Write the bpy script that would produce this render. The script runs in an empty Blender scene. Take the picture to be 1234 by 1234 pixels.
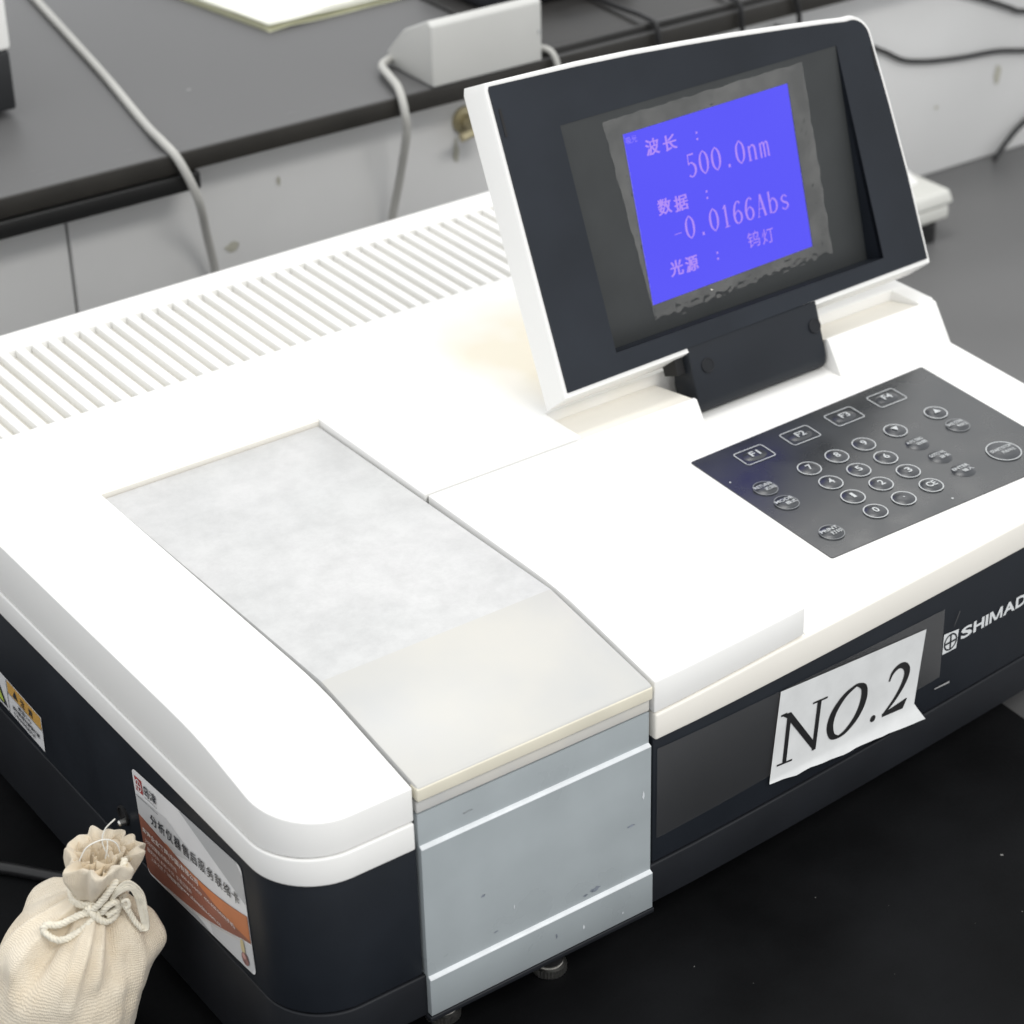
import bpy, bmesh, math, random
from mathutils import Vector, Matrix, noise
random.seed(7)
scene = bpy.context.scene
col = scene.collection
RAD = math.radians

# ------------------------------------------------------------------ camera
cam_data = bpy.data.cameras.new('camera')
cam = bpy.data.objects.new('camera', cam_data)
col.objects.link(cam)
cam.matrix_world = Matrix(((0.81495, 0.30912, -0.49021, -0.40572),
                           (-0.57911, 0.40185, -0.70933, -0.66233),
                           (-0.02228, 0.86195, 0.50650, 0.73711),
                           (0, 0, 0, 1)))
cam_data.sensor_width = 36
cam_data.lens = 83.49
cam_data.clip_start = 0.02
cam_data.clip_end = 100
cam_data.dof.use_dof = True
cam_data.dof.focus_distance = 1.08
cam_data.dof.aperture_fstop = 13
scene.camera = cam

# ------------------------------------------------------------------ world and ceiling lamps
world = bpy.data.worlds.new('World')
scene.world = world
world.use_nodes = True
wbg = world.node_tree.nodes['Background']
wbg.inputs[0].default_value = (0.97, 0.985, 1.0, 1)
wbg.inputs[1].default_value = 1.02

def lamp(name, loc, size, power, target, color=(1, 1, 1)):
    ld = bpy.data.lights.new(name, 'AREA')
    ld.shape = 'RECTANGLE'
    ld.size, ld.size_y = size
    ld.energy = power
    ld.color = color
    o = bpy.data.objects.new(name, ld)
    col.objects.link(o)
    o.location = loc
    d = Vector(target) - Vector(loc)
    o.rotation_euler = d.to_track_quat('-Z', 'Y').to_euler()
    return o

lamp('ceiling_lamp', (0.5, 0.75, 2.3), (1.2, 0.5), 15, (0.5, 0.75, 0), (1, 0.985, 0.95))
lamp('ceiling_lamp', (0.5, -1.7, 2.2), (1.2, 0.5), 30, (0.5, -1.0, 0), (1, 0.98, 0.94))
lamp('ceiling_lamp', (2.3, 2.0, 2.3), (1.2, 0.6), 8, (2.3, 2.0, 0), (1, 0.985, 0.95))

scene.view_settings.view_transform = 'Standard'
scene.view_settings.look = 'None'
scene.view_settings.exposure = 0
scene.view_settings.gamma = 1
scene.cycles.use_denoising = True
scene.cycles.max_bounces = 8

# ------------------------------------------------------------------ materials
MATS = {}
def mat(name, color, rough=0.5, metal=0.0, coat=0.0, var=0.0, vscale=40.0, bump=0.0, bscale=300.0,
        emit=None, rvar=0.0, spec=0.5, detail=4.0, var2=None, alpha=None, bdist=0.0005):
    if name in MATS:
        return MATS[name]
    m = bpy.data.materials.new(name)
    m.use_nodes = True
    nt = m.node_tree
    b = nt.nodes['Principled BSDF']
    b.inputs['Base Color'].default_value = (*color, 1)
    b.inputs['Roughness'].default_value = rough
    b.inputs['Metallic'].default_value = metal
    b.inputs['Coat Weight'].default_value = coat
    b.inputs['Coat Roughness'].default_value = 0.08
    b.inputs['Specular IOR Level'].default_value = spec
    tc = nt.nodes.new('ShaderNodeTexCoord')
    if var > 0 or var2:
        n = nt.nodes.new('ShaderNodeTexNoise')
        n.inputs['Scale'].default_value = vscale
        n.inputs['Detail'].default_value = detail
        nt.links.new(tc.outputs['Object'], n.inputs['Vector'])
        r = nt.nodes.new('ShaderNodeValToRGB')
        r.color_ramp.elements[0].position = 0.32
        r.color_ramp.elements[1].position = 0.68
        c0 = var2 if var2 else tuple(max(0, c * (1 - var)) for c in color)
        c1 = color if var2 else tuple(min(1, c * (1 + var)) for c in color)
        r.color_ramp.elements[0].color = (*c0, 1)
        r.color_ramp.elements[1].color = (*c1, 1)
        nt.links.new(n.outputs['Fac'], r.inputs['Fac'])
        nt.links.new(r.outputs['Color'], b.inputs['Base Color'])
        if rvar > 0:
            mr = nt.nodes.new('ShaderNodeMapRange')
            mr.inputs['From Min'].default_value = 0.3
            mr.inputs['From Max'].default_value = 0.7
            mr.inputs['To Min'].default_value = max(0.02, rough - rvar)
            mr.inputs['To Max'].default_value = min(1, rough + rvar)
            nt.links.new(n.outputs['Fac'], mr.inputs['Value'])
            nt.links.new(mr.outputs['Result'], b.inputs['Roughness'])
    if bump > 0:
        n2 = nt.nodes.new('ShaderNodeTexNoise')
        n2.inputs['Scale'].default_value = bscale
        n2.inputs['Detail'].default_value = 3
        nt.links.new(tc.outputs['Object'], n2.inputs['Vector'])
        bp = nt.nodes.new('ShaderNodeBump')
        bp.inputs['Strength'].default_value = bump
        bp.inputs['Distance'].default_value = bdist
        nt.links.new(n2.outputs['Fac'], bp.inputs['Height'])
        nt.links.new(bp.outputs['Normal'], b.inputs['Normal'])
    if emit:
        b.inputs['Emission Color'].default_value = (*emit[0], 1)
        b.inputs['Emission Strength'].default_value = emit[1]
    if alpha is not None:
        b.inputs['Alpha'].default_value = alpha
    MATS[name] = m
    return m

WHITE = mat('white_abs_plastic', (0.86, 0.855, 0.835), 0.5, var=0.012, vscale=9, bump=0.05, bscale=900)
CREAM = mat('cream_abs_plastic', (0.84, 0.81, 0.745), 0.5, var=0.02, vscale=14, bump=0.05, bscale=900)
DARK = mat('charcoal_plastic', (0.0115, 0.0145, 0.020), 0.5, spec=0.3, var=0.12, vscale=25, bump=0.08, bscale=1500, rvar=0.05)
DARKBASE = mat('charcoal_base_plastic', (0.011, 0.0125, 0.016), 0.55, spec=0.3, var=0.15, vscale=30, bump=0.08, bscale=1500)
BLACK = mat('black_gap', (0.006, 0.006, 0.007), 0.7)
BEZEL = mat('bezel_plastic', (0.016, 0.0195, 0.026), 0.42, var=0.2, vscale=14, bump=0.10, bscale=1800, rvar=0.08, spec=0.22)
FLOORM = mat('recess_plastic', (0.036, 0.039, 0.040), 0.5, spec=0.3, var=0.08, vscale=40, bump=0.25, bscale=2200)
LETTERW = mat('white_ink', (0.72, 0.74, 0.75), 0.5)
LETTERK = mat('black_ink', (0.012, 0.012, 0.013), 0.45, var=0.3, vscale=220)
STEEL = mat('knurled_steel', (0.62, 0.61, 0.58), 0.32, metal=1.0, var=0.15, vscale=300)
RUBBER = mat('black_rubber', (0.012, 0.012, 0.013), 0.5)

# ------------------------------------------------------------------ helpers
def link(name, me, parent=None, mats=(), smooth=None):
    for m in mats:
        me.materials.append(m)
    if smooth is not None:
        for p in me.polygons:
            p.use_smooth = True
        me.set_sharp_from_angle(angle=RAD(smooth))
    o = bpy.data.objects.new(name, me)
    col.objects.link(o)
    if parent is not None:
        o.parent = parent
        o.matrix_parent_inverse = WMAT[parent.name].inverted()
    WMAT[o.name] = Matrix.Identity(4)
    return o

WMAT = {}
def thing(name, label, cat, loc, group=None):
    o = bpy.data.objects.new(name, None)
    o.empty_display_size = 0.02
    col.objects.link(o)
    o.location = loc
    WMAT[o.name] = Matrix.Translation(loc)
    return tag(o, label, cat, group)

def tag(o, label, cat, group=None):
    o['label'] = label
    o['category'] = cat
    if group:
        o['group'] = group
    return o

def finish(bm, name, parent=None, mats=(), bevel=0.0, seg=3, ang=35, smooth=40, M=None):
    bmesh.ops.recalc_face_normals(bm, faces=bm.faces[:])
    if bevel > 0:
        es = [e for e in bm.edges if len(e.link_faces) == 2 and e.calc_face_angle(0) > RAD(ang)]
        bmesh.ops.bevel(bm, geom=es, offset=bevel, segments=seg, profile=0.5, affect='EDGES', clamp_overlap=True)
    if M is not None:
        bm.transform(M)
    me = bpy.data.meshes.new(name)
    bm.to_mesh(me)
    bm.free()
    return link(name, me, parent, mats, smooth)

def corner_plan(x0, y0, r):
    """plan map that rounds the front left corner at (x0, y0)"""
    def f(x, y):
        if x < x0 + r and y < y0 + r:
            s_, t_ = (x0 + r - x) / r, (y0 + r - y) / r
            return x0 + r - r * s_ * math.sqrt(max(0, 1 - t_ * t_ / 2)), y0 + r - r * t_ * math.sqrt(max(0, 1 - s_ * s_ / 2))
        return x, y
    return f
def fine(a, r, n=8):
    return [a + r * k / n for k in range(n + 1)]

def cellmesh(xs, ys, mask, ztop, zbot, warp=None, plan=None):
    """extruded plan made of cells; mask(xc, yc) tells which cells are solid"""
    bm = bmesh.new()
    nx, ny = len(xs) - 1, len(ys) - 1
    occ = {(i, j) for i in range(nx) for j in range(ny)
           if mask((xs[i] + xs[i + 1]) / 2, (ys[j] + ys[j + 1]) / 2)}
    T, B = {}, {}
    def vert(D, i, j, f):
        if (i, j) not in D:
            x, y = xs[i], ys[j]
            if plan:
                x, y = plan(x, y)
            z = f(x, y)
            if warp:
                x, y, z = warp(x, y, z)
            D[(i, j)] = bm.verts.new((x, y, z))
        return D[(i, j)]
    t = lambda i, j: vert(T, i, j, ztop)
    b = lambda i, j: vert(B, i, j, zbot)
    for (i, j) in occ:
        bm.faces.new((t(i, j), t(i + 1, j), t(i + 1, j + 1), t(i, j + 1)))
        bm.faces.new((b(i, j), b(i, j + 1), b(i + 1, j + 1), b(i + 1, j)))
        if (i - 1, j) not in occ:
            bm.faces.new((t(i, j), t(i, j + 1), b(i, j + 1), b(i, j)))
        if (i + 1, j) not in occ:
            bm.faces.new((t(i + 1, j + 1), t(i + 1, j), b(i + 1, j), b(i + 1, j + 1)))
        if (i, j - 1) not in occ:
            bm.faces.new((t(i + 1, j), t(i, j), b(i, j), b(i + 1, j)))
        if (i, j + 1) not in occ:
            bm.faces.new((t(i, j + 1), t(i + 1, j + 1), b(i + 1, j + 1), b(i, j + 1)))
    return bm

def round_vertical(bm, x, y, r, seg=10):
    bm.edges.ensure_lookup_table()
    es = [e for e in bm.edges if all(abs(v.co.x - x) < 1e-4 and abs(v.co.y - y) < 1e-4 for v in e.verts)]
    if es:
        bmesh.ops.bevel(bm, geom=es, offset=r, segments=seg, profile=0.5, affect='EDGES', clamp_overlap=False)

def prism(poly, lo, hi, axis='x'):
    """polygon in the other two axes extruded along axis"""
    bm = bmesh.new()
    def P(a, b, c):
        return {'x': (c, a, b), 'y': (a, c, b), 'z': (a, b, c)}[axis]
    A_ = [bm.verts.new(P(a, b, lo)) for a, b in poly]
    B_ = [bm.verts.new(P(a, b, hi)) for a, b in poly]
    n = len(poly)
    bm.faces.new(A_[::-1])
    bm.faces.new(B_)
    for i in range(n):
        bm.faces.new((A_[i], A_[(i + 1) % n], B_[(i + 1) % n], B_[i]))
    return bm

def boxbm(x0, x1, y0, y1, z0, z1):
    return prism([(x0, y0), (x1, y0), (x1, y1), (x0, y1)], z0, z1, 'z')

def smooth_path(pts, n=12):
    P = [Vector(p) for p in pts]
    out = []
    for i in range(len(P) - 1):
        p0, p1, p2, p3 = P[max(i - 1, 0)], P[i], P[i + 1], P[min(i + 2, len(P) - 1)]
        for k in range(n):
            t = k / n
            out.append(0.5 * ((2 * p1) + (-p0 + p2) * t + (2 * p0 - 5 * p1 + 4 * p2 - p3) * t * t
                              + (-p0 + 3 * p1 - 3 * p2 + p3) * t ** 3))
    out.append(P[-1])
    return out

def frames(path):
    fr = []
    up = Vector((0, 0, 1))
    nrm = None
    for i, p in enumerate(path):
        t = (path[min(i + 1, len(path) - 1)] - path[max(i - 1, 0)]).normalized()
        if nrm is None:
            nrm = t.cross(up)
            if nrm.length < 1e-3:
                nrm = t.cross(Vector((1, 0, 0)))
            nrm.normalize()
        nrm = (nrm - t * nrm.dot(t)).normalized()
        fr.append((p, nrm.copy(), t.cross(nrm)))
    return fr

def tube(bm, path, r, sides=8, rfun=None):
    fr = frames(path)
    rings = []
    for i, (p, a, b) in enumerate(fr):
        rr = r * (rfun(i / (len(fr) - 1)) if rfun else 1)
        rings.append([bm.verts.new(p + (a * math.cos(2 * math.pi * k / sides) + b * math.sin(2 * math.pi * k / sides)) * rr)
                      for k in range(sides)])
    for i in range(len(rings) - 1):
        for k in range(sides):
            bm.faces.new((rings[i][k], rings[i][(k + 1) % sides], rings[i + 1][(k + 1) % sides], rings[i + 1][k]))
    bm.faces.new(rings[0][::-1])
    bm.faces.new(rings[-1])

def rope(bm, path, r, pitch, strands=3, sides=6):
    fr = frames(path)
    L = [0]
    for i in range(1, len(fr)):
        L.append(L[-1] + (fr[i][0] - fr[i - 1][0]).length)
    for s in range(strands):
        pts = []
        for (p, a, b), l in zip(fr, L):
            ph = 2 * math.pi * (l / pitch + s / strands)
            pts.append(p + (a * math.cos(ph) + b * math.sin(ph)) * r * 0.5)
        tube(bm, pts, r * 0.58, sides)

def lathe(bm, prof, centre, seg=40, knurl=None):
    rings = []
    for k, (r, z) in enumerate(prof):
        ring = []
        for i in range(seg):
            rr = r
            if knurl and knurl[0] <= k <= knurl[1]:
                rr = r * (1 + 0.03 * (1 if i % 2 else -1))
            a = 2 * math.pi * i / seg
            ring.append(bm.verts.new((centre[0] + rr * math.cos(a), centre[1] + rr * math.sin(a), centre[2] + z)))
        rings.append(ring)
    for k in range(len(rings) - 1):
        for i in range(seg):
            bm.faces.new((rings[k][i], rings[k][(i + 1) % seg], rings[k + 1][(i + 1) % seg], rings[k + 1][i]))
    bm.faces.new(rings[0][::-1])
    bm.faces.new(rings[-1])

_tc = {}
def glyphs(s, bold=0.0):
    """text outline as (verts, faces) in units of the font size, plus its box"""
    key = (s, bold)
    if key not in _tc:
        cu = bpy.data.curves.new('t', 'FONT')
        cu.body = s
        cu.size = 1.0
        cu.offset = bold
        cu.resolution_u = 3
        o = bpy.data.objects.new('t', cu)
        col.objects.link(o)
        dg = bpy.context.evaluated_depsgraph_get()
        me = bpy.data.meshes.new_from_object(o.evaluated_get(dg))
        V = [v.co.copy() for v in me.vertices]
        Fc = [tuple(p.vertices) for p in me.polygons]
        bpy.data.objects.remove(o)
        bpy.data.curves.remove(cu)
        bpy.data.meshes.remove(me)
        _tc[key] = (V, Fc)
    return _tc[key]

def add_text(bm, s, x0, y0, w, h, f, bold=0.0, mi=0, rot=0.0, shear=0.0):
    """fit the text into the box (x0, y0, w, h) of a surface map f(a, b) -> point"""
    V, Fc = glyphs(s, bold)
    if not V:
        return
    ax, bx = min(v.x for v in V), max(v.x for v in V)
    ay, by = min(v.y for v in V), max(v.y for v in V)
    vs = []
    for v in V:
        a = (v.x - ax) / max(bx - ax, 1e-6) * w
        b = (v.y - ay) / max(by - ay, 1e-6) * h
        a += shear * b
        c, s_ = math.cos(rot), math.sin(rot)
        vs.append(bm.verts.new(f(x0 + a * c - b * s_, y0 + a * s_ + b * c)))
    for p in Fc:
        try:
            fc = bm.faces.new([vs[i] for i in p])
            fc.material_index = mi
        except ValueError:
            pass

def stroke(bm, pts, widths, f, n=8, mi=0, smoothp=True):
    """flat pen stroke of changing width laid on the surface map f"""
    P3 = smooth_path([(a, b, w) for (a, b), w in zip(pts, widths)], n) if smoothp else [Vector((a, b, w)) for (a, b), w in zip(pts, widths)]
    prev = None
    for i, p in enumerate(P3):
        q0, q1 = P3[max(i - 1, 0)], P3[min(i + 1, len(P3) - 1)]
        t = Vector((q1.x - q0.x, q1.y - q0.y))
        if t.length < 1e-9:
            continue
        t.normalize()
        nn = Vector((-t.y, t.x)) * p.z / 2
        cur = (bm.verts.new(f(p.x + nn.x, p.y + nn.y)), bm.verts.new(f(p.x - nn.x, p.y - nn.y)))
        if prev:
            fc = bm.faces.new((prev[0], prev[1], cur[1], cur[0]))
            fc.material_index = mi
        prev = cur

def poly(bm, pts, f, mi=0):
    fc = bm.faces.new([bm.verts.new(f(a, b)) for a, b in pts])
    fc.material_index = mi
    bmesh.ops.triangulate(bm, faces=[fc])

def done_flat(bm, name, parent, mats):
    me = bpy.data.meshes.new(name)
    bm.to_mesh(me)
    bm.free()
    return link(name, me, parent, mats)

# ------------------------------------------------------------------ setting: bench, panel, shelf
ZD = -0.012                       # bench top
bench_m = mat('bench_laminate', (0.132, 0.132, 0.133), 0.42, var=0.06, vscale=6, bump=0.12, bscale=700, rvar=0.06)
bm = boxbm(-0.8, 2.2, -0.45, 0.7, ZD - 0.03, ZD)
o = finish(bm, 'bench_top', None, [bench_m], bevel=0.003)
o['kind'] = 'structure'

# the row of furniture behind stands slightly askew to the instrument
YAW = RAD(-1.5)
MB = Matrix.Translation((0.5, 0.6322, 0)) @ Matrix.Rotation(YAW, 4, 'Z')
def back_obj(bm, name, mats, bevel=0.0, parent=None, smooth=40, seg=3):
    return finish(bm, name, parent, mats, bevel=bevel, M=MB, smooth=smooth, seg=seg)

panel_m = mat('grey_painted_panel', (0.70, 0.70, 0.695), 0.5, var=0.05, vscale=7, bump=0.05, bscale=200)
wall = thing('back_panel', 'light grey upright panel of boards closing the bench at the back', 'panel', MB @ Vector((0, 0, ZD)))
edges = [-1.2, -0.78, -0.342, 0.62, 1.2, 1.9]
for a, b in zip(edges[:-1], edges[1:]):
    back_obj(boxbm(a + 0.001, b - 0.001, 0.0, 0.018, ZD, 0.166), 'board', [panel_m], 0.0012, wall)
back_obj(boxbm(-1.2, 1.9, 0.012, 0.0165, ZD, 0.166), 'joint_backing', [mat('joint_dirt', (0.16, 0.15, 0.12), 0.8)], 0, wall)

shelf_m = mat('shelf_laminate', (0.112, 0.112, 0.113), 0.42, var=0.05, vscale=6, bump=0.1, bscale=600, rvar=0.05)
edge_m = mat('shelf_edge_band', (0.022, 0.020, 0.017), 0.45, var=0.2, vscale=30)
shelf = thing('shelf', 'raised dark grey shelf board with a black edge band on top of the panel', 'shelf', MB @ Vector((0, 0, 0.166)))
back_obj(boxbm(-1.2, 1.9, -0.0285, 0.5, 0.167, 0.180), 'board', [shelf_m], 0.0008, shelf)
back_obj(boxbm(-1.2, 1.9, -0.0305, -0.0288, 0.1665, 0.1795), 'edge_band', [edge_m], 0.0006, shelf)
back_obj(boxbm(-1.2, -0.262, -0.0335, -0.010, 0.1545, 0.1655), 'rail', [mat('rail_black', (0.012, 0.012, 0.012), 0.35)], 0.0008, shelf)
# small chips and scuffs on the shelf
SCUFF = mat('scuff_grey', (0.26, 0.26, 0.26), 0.6)
marks = [[(-0.2205, 0.0655), (-0.2165, 0.0645), (-0.2150, 0.0690), (-0.2175, 0.0672)]]
for _ in range(14):
    a, b = random.uniform(-0.38, -0.05), random.uniform(-0.022, 0.0)
    l = random.uniform(0.003, 0.012)
    marks.append([(a, b), (a + l, b + 0.0004), (a + l * 0.9, b + 0.0007)])
for mk in marks:
    bm = bmesh.new()
    poly(bm, mk, lambda a, b: (a, b, 0.1803))
    back_obj(bm, 'scuff', [SCUFF], 0, shelf, smooth=None)

# black working mat under the instrument
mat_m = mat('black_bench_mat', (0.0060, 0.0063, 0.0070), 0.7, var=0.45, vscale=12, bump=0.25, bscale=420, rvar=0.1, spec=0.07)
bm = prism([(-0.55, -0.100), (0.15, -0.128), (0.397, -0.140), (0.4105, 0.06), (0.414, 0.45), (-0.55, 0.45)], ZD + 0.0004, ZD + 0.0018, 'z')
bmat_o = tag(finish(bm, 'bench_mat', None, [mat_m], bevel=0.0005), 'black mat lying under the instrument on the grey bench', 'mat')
for k in range(26):
    a, b = (0.3157, -0.0371) if k == 0 else (random.uniform(0.05, 0.40), random.uniform(-0.13, -0.005))
    r_ = 0.0008 if k == 0 else random.uniform(0.00015, 0.0005)
    bm = bmesh.new()
    poly(bm, [(a + r_ * math.cos(i) * random.uniform(.5, 1.3), b + r_ * math.sin(i) * random.uniform(.5, 1.3)) for i in range(6)], lambda a, b: (a, b, ZD + 0.0020))
    done_flat(bm, 'dust_fleck', bmat_o, [mat('dust', (0.20, 0.20, 0.19), 0.9)])
ZM = ZD + 0.0018
# ------------------------------------------------------------------ the instrument
H = 0.1655
root = thing('spectrophotometer', 'white and charcoal bench spectrophotometer with a tilted blue screen and a keypad', 'spectrophotometer', (0.2, 0.23, ZM))

def bow(x):
    return 0.0167 * max(0.0, (x - 0.13) / 0.24) ** 1.28
def warp(x, y, z):
    if y < 0.045:
        y += bow(x) * (1 - max(y, 0) / 0.045 * 0.6)
    return x, y, z
def top_profile(y, zf=0.1530):
    # flat deck that bends down towards the front
    pts = [(-0.01, zf - 0.0018), (0, zf), (0.052, 0.1622), (0.062, 0.1638), (0.072, 0.1648), (0.082, 0.1653), (0.095, H), (1, H)]
    for (a, za), (b, zb) in zip(pts[:-1], pts[1:]):
        if a <= y <= b:
            return za + (zb - za) * (y - a) / (b - a)
    return H
YS_FRONT = [0.0, 0.02, 0.04, 0.052, 0.062, 0.072, 0.082, 0.095]
XR = 0.4695                         # right end of the housing
YB = 0.466                         # rear

# upper cover: left shoulder, rear deck
xs = [-0.061, -0.028, -0.0008, 0.1238, 0.2185, 0.2915, 0.3885, 0.4585, XR]
xs = sorted(set([round(v, 6) for v in xs if v != -0.028] + [-0.055, 0.452] + [round(v, 6) for v in fine(-0.061, 0.030)][:-1] + [-0.031]))
ys = sorted(set([round(v, 6) for v in fine(0, 0.030)] + YS_FRONT[2:])) + [0.1776, 0.1868, 0.2088, 0.2766, 0.356, 0.4455, YB]
def m_upper(x, y):
    if -0.055 < x < 0.452 and 0.356 < y < 0.4455:
        return False
    if x < -0.0008:
        return True
    if x < 0.1238:
        return y > 0.2766
    if x < 0.2185:
        return y > 0.1774
    if x < 0.4585:
        return y > 0.2088
    return y > 0.1868
bm = cellmesh(xs, ys, m_upper, lambda x, y: top_profile(y), lambda x, y: 0.1362, plan=corner_plan(-0.061, 0, 0.030))
round_vertical(bm, -0.061, YB, 0.012, 5)
round_vertical(bm, XR, YB, 0.012, 5)
COVER = WHITE.copy()
COVER.name = 'cream_patch_cover_plastic'
nt = COVER.node_tree
tc = nt.nodes.new('ShaderNodeTexCoord')
mp_ = nt.nodes.new('ShaderNodeMapping')
mp_.inputs['Location'].default_value = (-0.262 / 0.075, -0.268 / 0.085, -H / 0.085)
mp_.inputs['Scale'].default_value = (1 / 0.075, 1 / 0.085, 1 / 0.085)
nt.links.new(tc.outputs['Object'], mp_.inputs[0])
ns_ = nt.nodes.new('ShaderNodeTexNoise')
ns_.inputs['Scale'].default_value = 1.6
nt.links.new(mp_.outputs[0], ns_.inputs['Vector'])
ad_ = nt.nodes.new('ShaderNodeMix')
ad_.data_type = 'VECTOR'
ad_.inputs[0].default_value = 0.35
nt.links.new(mp_.outputs[0], ad_.inputs[4])
nt.links.new(ns_.outputs['Color'], ad_.inputs[5])
gr_ = nt.nodes.new('ShaderNodeTexGradient')
gr_.gradient_type = 'SPHERICAL'
nt.links.new(mp_.outputs[0], gr_.inputs[0])
mm_ = nt.nodes.new('ShaderNodeMath')
mm_.operation = 'MULTIPLY'
nt.links.new(gr_.outputs['Fac'], mm_.inputs[0])
nt.links.new(ns_.outputs['Fac'], mm_.inputs[1])
mr_ = nt.nodes.new('ShaderNodeMapRange')
mr_.inputs['From Min'].default_value = 0.06
mr_.inputs['From Max'].default_value = 0.32
nt.links.new(mm_.outputs[0], mr_.inputs['Value'])
bs_ = nt.nodes['Principled BSDF']
old = bs_.inputs['Base Color'].links[0].from_socket
mc_ = nt.nodes.new('ShaderNodeMix')
mc_.data_type = 'RGBA'
nt.links.new(mr_.outputs['Result'], mc_.inputs[0])
nt.links.new(old, mc_.inputs[6])
mc_.inputs[7].default_value = (0.80, 0.745, 0.62, 1)  # cream tint fading out from one spot of the deck
nt.links.new(mc_.outputs[2], bs_.inputs['Base Color'])
cover = finish(bm, 'upper_cover', root, [COVER], bevel=0.0014, ang=50)
# vent slats
slat = None
x = -0.0550 + 0.0023
k = 0
GRILLE = mat('vent_plastic', (0.74, 0.72, 0.66), 0.5, var=0.02, vscale=20)
while x < 0.447:
    if slat is None:
        slat = finish(boxbm(0, 0.0052, 0.3563, 0.4452, 0.1600, H - 0.0001), 'vent_slat', root, [WHITE], bevel=0.0007, seg=2)
        slat.location.x = x
        first = slat
    else:
        c = first.copy()
        col.objects.link(c)
        c.location.x = x
    x += 0.00965
finish(boxbm(-0.0552, 0.4522, 0.3558, 0.4457, 0.1520, 0.1606), 'vent_floor', root, [GRILLE])

# lower lip of the covers, left of the sample compartment
bm = cellmesh(fine(-0.0618, 0.0308) + [-0.0011], fine(-0.0008, 0.0308) + [0.1, 0.3, YB + 0.0006], lambda x, y: True, lambda x, y: 0.1356, lambda x, y: 0.1219, plan=corner_plan(-0.0618, -0.0008, 0.0308))
finish(bm, 'lower_cover', root, [WHITE], bevel=0.0010, ang=50)
# shadow-gap filler between the two covers
finish(boxbm(-0.0585, -0.002, 0.03, YB - 0.004, 0.12, 0.150), 'inner_frame', root, [CREAM])

# keypad tray (lower cover on the right)
def padz(x, y):
    return 0.138 + 0.05 * y
n = 14
xr = [0.1248 + (0.4665 - 0.1248) * i / n for i in range(n + 1)]
bm = cellmesh(xr, [-0.0008, 0.015, 0.045, 0.16, 0.225], lambda x, y: True,
              lambda x, y: padz(x, y) if x > 0.2149 else 0.1356 + max(0, x - 0.1248) * 0.030, lambda x, y: 0.1219, warp)
finish(bm, 'keypad_tray', root, [CREAM], bevel=0.0012, ang=50)
bm = cellmesh([0.216 + (0.4655 - 0.216) * i / 12 for i in range(13)], [0.0006, 0.015, 0.045, 0.16, 0.223], lambda x, y: True,
              lambda x, y: padz(x, y) + 0.0006, lambda x, y: padz(x, y) - 0.004, warp)
finish(bm, 'tray_top', root, [WHITE], bevel=0.0005, ang=50)
finish(boxbm(0.13, XR - 0.002, 0.228, YB - 0.002, 0.1219, 0.1362), 'rear_wall', root, [WHITE])

# hood between the sample compartment and the keypad
nh = 6
xh = [0.1245 + (0.2148 - 0.1245) * i / nh for i in range(nh + 1)]
bm = cellmesh(xh, YS_FRONT + [0.1760], lambda x, y: True,
              lambda x, y: top_profile(y, 0.1530 + (x - 0.1245) * 0.012), lambda x, y: 0.1362 + max(0, x - 0.1245) * 0.030, warp)
finish(bm, 'hood', root, [WHITE], bevel=0.0009, seg=2, ang=50)
finish(boxbm(0.1255, 0.2140, 0.1500, 0.1790, 0.150, H - 0.0018), 'seam_filler', root, [mat('seam_shade', (0.20, 0.19, 0.17), 0.8)])  # dark fill added so the seam reads as a shaded line

# hinge blocks with the trough behind them
TROUGH = mat('trough_plastic', (0.78, 0.75, 0.68), 0.5, var=0.02, vscale=14)
for x0, x1, xa, xb in ((0.2148, 0.2905, 0.2190, 0.2905), (0.3890, 0.4690, 0.3890, 0.4585)):
    yb_ = 0.1605 if x0 < 0.3 else 0.1700
    yt_ = 0.1765 if x0 < 0.3 else 0.1860
    finish(prism([(yb_, padz(0, yb_) - 0.002), (yt_ - 0.002, H - 0.0005), (yt_ + 0.0005, H - 0.0005), (yt_ + 0.006, 0.140)], x0, x1, 'x'),
           'hinge_block', root, [WHITE], bevel=0.0008)
    finish(prism([(yt_ - 0.0015, H - 0.0010), (0.2078, 0.1592), (0.2086, 0.1595), (0.2087, 0.140), (yt_ - 0.0015, 0.140)], xa + 0.0002, xb - 0.0004, 'x'),
           'trough', root, [TROUGH], bevel=0.0004)
finish(boxbm(0.2907, 0.3888, 0.170, 0.212, 0.1405, 0.1478), 'hinge_well', root, [WHITE], bevel=0.0006)

# dark housing and base
xs_b = fine(-0.0606, 0.0296) + [0.0, 0.1245] + xr[1:-1] + [0.4650]
bm = cellmesh(xs_b, fine(0.0006, 0.0296) + [0.05, 0.2, YB], lambda x, y: not (0.0 < x < 0.1245 and y < 0.02), lambda x, y: 0.1224, lambda x, y: 0.0532, warp, corner_plan(-0.0606, 0.0006, 0.0296))
finish(bm, 'housing', root, [DARK], bevel=0.0007, ang=50)
def basebot(x, y):
    if y < 0.004:
        return 0.0302
    if y < 0.05:
        return 0.0302 - (y - 0.004) / 0.046 * 0.0272
    return 0.003
def basetop(x, y):
    return 0.0524
bm = cellmesh(xs_b, fine(0.0, 0.0296) + [0.05, 0.2, YB], lambda x, y: True, basetop, basebot, warp, corner_plan(-0.0606, 0.0, 0.0296))
finish(bm, 'base', root, [DARKBASE], bevel=0.0009, ang=50)
finish(boxbm(-0.058, XR - 0.003, 0.022, YB - 0.003, 0.05, 0.056), 'joint_strip', root, [BLACK])

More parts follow.
